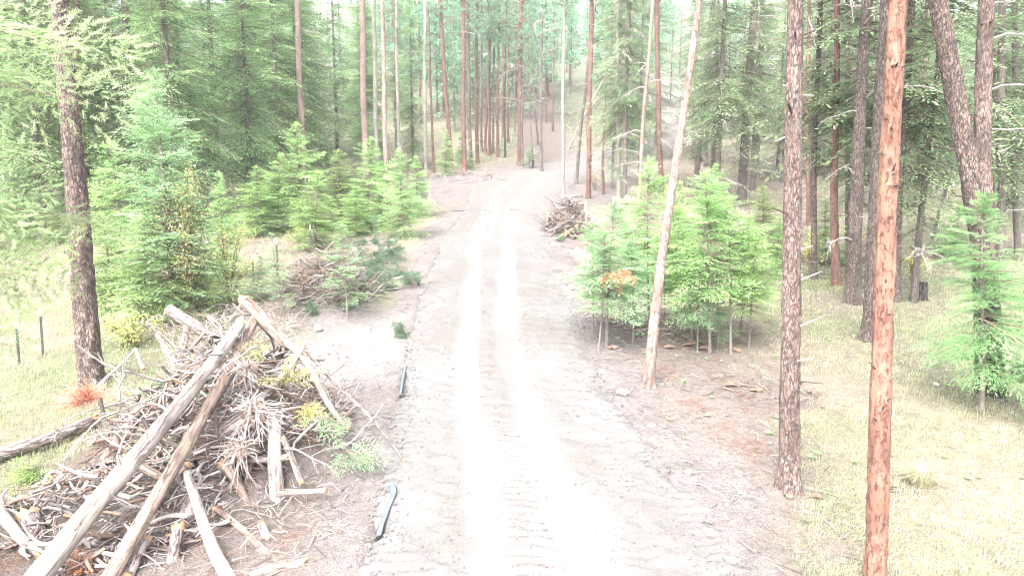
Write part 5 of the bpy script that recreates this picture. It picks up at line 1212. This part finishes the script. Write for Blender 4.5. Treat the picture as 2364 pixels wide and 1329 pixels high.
def rk(px, py, w, label, seed):
    p = hit(px, py); r = px2m(w, p) / 2; rock(p + np.array([0, 0, r * .3]), r, label, seed)
rk(1434, 912, 30, 'largest pale rock at the gravel\'s right edge', 1)
rk(1392, 862, 18, 'small pale rock at the gravel edge above the largest one', 2)
rk(1590, 1095, 20, 'pale rock at the gravel\'s right edge in the foreground', 3)
rk(1505, 985, 16, 'pale rock at the gravel edge below the largest one', 4)
rk(905, 560, 16, 'dark clod on the left shoulder above the pine-top heap', 5)
rk(735, 762, 26, 'dark root-bound clod behind the big slash heap', 6)
rk(760, 1000 - 120, 16, 'pale stone in the spoil right of the big heap', 7)
rk(1340, 690, 14, 'pale stone on the right shoulder near the mint clump', 8)
rk(2160, 890, 14, 'small pale stone in the meadow right of the orange pine', 9)
def slab(px, py, w, label, seed):
    p = hit(px, py); r = px2m(w, p) / 2; g = np.random.default_rng(seed); k = 9; an = np.sort(g.uniform(0, 6.28, k)); ra = r * g.uniform(.6, 1.1, k)
    top = np.stack([ra * np.cos(an) * 1.3, ra * np.sin(an) * .7, .05 + .05 * g.random(k)], 1); bot = top - [0, 0, .03]; V = np.concatenate([top, bot, [[0, 0, .13]], [[0, 0, .02]]]); F = []
    for i in range(k):
        j = (i + 1) % k; F += [[i, j, 2 * k], [j + k, i + k, 2 * k + 1], [i, i + k, j], [j, i + k, j + k]]
    tag(ob('bark_slab', mesh_np('bark_slab', V, np.array(F), M['barkslab']), None, p, (g.normal(.1, .15), g.normal(0, .2), g.uniform(-.5, .5))), label, 'bark', 'bark slabs under the right saplings')
slab(1545, 806, 26, 'orange bark slab right of the leaning pink trunk', 1)
slab(1590, 800, 30, 'tented orange bark slab in the middle of the verge clump', 2)
slab(1625, 808, 24, 'orange bark slab at the tallest verge sapling\'s foot', 3)
slab(1700, 812, 22, 'rusty bark slab under the broad verge sapling', 4)
slab(1415, 808, 20, 'rusty bark slab at the mint clump\'s foot', 5)
slab(1700, 893, 46, 'dark bark slab lying left of the thick scaly pine', 6)
slab(1740, 905, 34, 'dark curled bark piece against the thick scaly pine\'s left side', 7)
slab(1660, 875, 20, 'small black bark chip on the verge litter', 8)
slab(1880, 1155 - 0, 26, 'flat bark chip on the ground right of the scaly pine\'s foot', 9)

# ------------------------------------------------------------------ steel fence posts with white tips
def post_meshes(h):
    def box(x0, x1, y0, y1, z0, z1):
        v = np.array([[x, y, z] for z in (z0, z1) for (x, y) in ((x0, y0), (x1, y0), (x1, y1), (x0, y1))], float)
        return v, np.array([[0, 3, 2, 1], [4, 5, 6, 7], [0, 1, 5, 4], [1, 2, 6, 5], [2, 3, 7, 6], [3, 0, 4, 7]])
    body = merge([box(-.028, .028, -.006, .0, -.2, h * .84), box(-.005, .005, 0, .034, -.2, h * .84)] + [box(-.009, .009, -.016, -.006, z, z + .02) for z in np.arange(.15, h * .8, .12)])
    tip = merge([box(-.029, .029, -.007, .001, h * .84, h), box(-.006, .006, .001, .035, h * .84, h)])
    return mesh_np('post_body', *body, M['steel']), mesh_np('painted_tip', *tip, M['white'])
for px, by, ty, lab in [(100, 822, 712, 'dark steel fence post with white tip at the left, before the big heap'), (45, 842, 742, 'weathered fence post at the photo\'s left edge'), (586, 658, 588, 'white-tipped fence post between mint sapling and middle heap'), (717, 588, 520, 'white-tipped fence post in front of the left thicket'), (643, 648, 548, 'fence post hidden behind the thin airy sapling'), (790, 527, 478, 'far dark fence post under the thicket saplings')]:
    p = hit(px, by); h = at(px, ty, p[1])[2] - p[2]; t = thing('fence_post', lab, 'fence post', p, 'steel fence posts', (random.uniform(-.03, .03), random.uniform(-.03, .05), random.uniform(-.4, .4)))
    a, b = post_meshes(h); ob('post_body', a, t); ob('painted_tip', b, t)

# ------------------------------------------------------------------ rubber water-bar strips
def strip(pts, h, label, thick=.012, curl=.02, lean=0.0):
    P = np.array(pts); k = len(P); u = np.linspace(0, k - 1, 40); C_ = np.stack([np.interp(u, range(k), P[:, i]) for i in range(3)], 1)
    for _ in range(4): C_[1:-1] = (C_[:-2] + 2 * C_[1:-1] + C_[2:]) / 4
    T = norm(np.gradient(C_, axis=0)); N = norm(np.cross(T, [0, 0, 1.0])); o = C_[0].copy(); hh = h * (1 + .12 * np.sin(u * 2.3))
    # cross-section: a belt standing on edge with a rolled top
    sec = [(-thick / 2, -.12), (thick / 2, -.12), (thick / 2 + .3 * curl, .55), (thick / 2 + curl, .9), (curl * 1.6, 1.0), (curl, 1.06), (-thick / 2 + .2 * curl, .95), (-thick / 2, .5)]
    V = np.stack([C_ + N * (a + lean * b * h) + np.stack([0 * hh, 0 * hh, hh * b], 1) for a, b in sec], 1) - o; m = len(sec); i = np.arange(40 * m).reshape(40, m)
    a = i[:-1]; b = np.roll(a, -1, 1); d = i[1:]; c = np.roll(d, -1, 1); Q_ = np.stack([a, b, c, d], -1).reshape(-1, 4)
    tag(ob('rubber_strip', mesh_np('rubber_strip', V.reshape(-1, 3), Q_, M['rubber'], None, True), None, o), label, 'rubber strip', 'rubber water-bar strips')
strip([hit(866, 1250), hit(874, 1222), hit(888, 1185), hit(903, 1150), hit(900, 1132), hit(893, 1124)], .08, 'blue-grey rubber strip curving at the gravel\'s left edge, nearest one', .022, .03, .5)
strip([hit(921, 918), hit(927, 885), hit(934, 846)], .05, 'short blue-grey rubber strip on the left shoulder above the nearest one', .02, .02, .4)
strip([hit(x, 487 - 0.012 * (x - 1040) + 2 * math.sin(x * .05)) for x in range(1045, 1232, 16)], .04, 'dark rubber strip crossing the whole road at the crest', .02, .03)

# ------------------------------------------------------------------ thin far-hillside haze, spread over the whole scene to lift shadows too
def haze():
    x0, x1, y0, y1, z0, z1 = -230, 230, -30, 480, -8, 175
    v = np.array([[x, y, z] for z in (z0, z1) for (x, y) in ((x0, y0), (x1, y0), (x1, y1), (x0, y1))], float)
    q = np.array([[0, 3, 2, 1], [4, 5, 6, 7], [0, 1, 5, 4], [1, 2, 6, 5], [2, 3, 7, 6], [3, 0, 4, 7]])
    m = bpy.data.materials.new('haze'); m.use_nodes = True; n = m.node_tree.nodes
    for k in list(n): n.remove(k)
    o_ = n.new('ShaderNodeOutputMaterial'); pv = n.new('ShaderNodeVolumePrincipled')
    pv.inputs['Color'].default_value = (0.93, 0.96, 0.97, 1); pv.inputs['Density'].default_value = 0.0007; pv.inputs['Anisotropy'].default_value = 0.2
    m.node_tree.links.new(pv.outputs[0], o_.inputs['Volume'])
    tag(ob('haze', mesh_np('haze', v, q, m)), 'thin pale hillside haze, extended through the forest to lift shadows', 'haze', None, 'stuff')
haze()
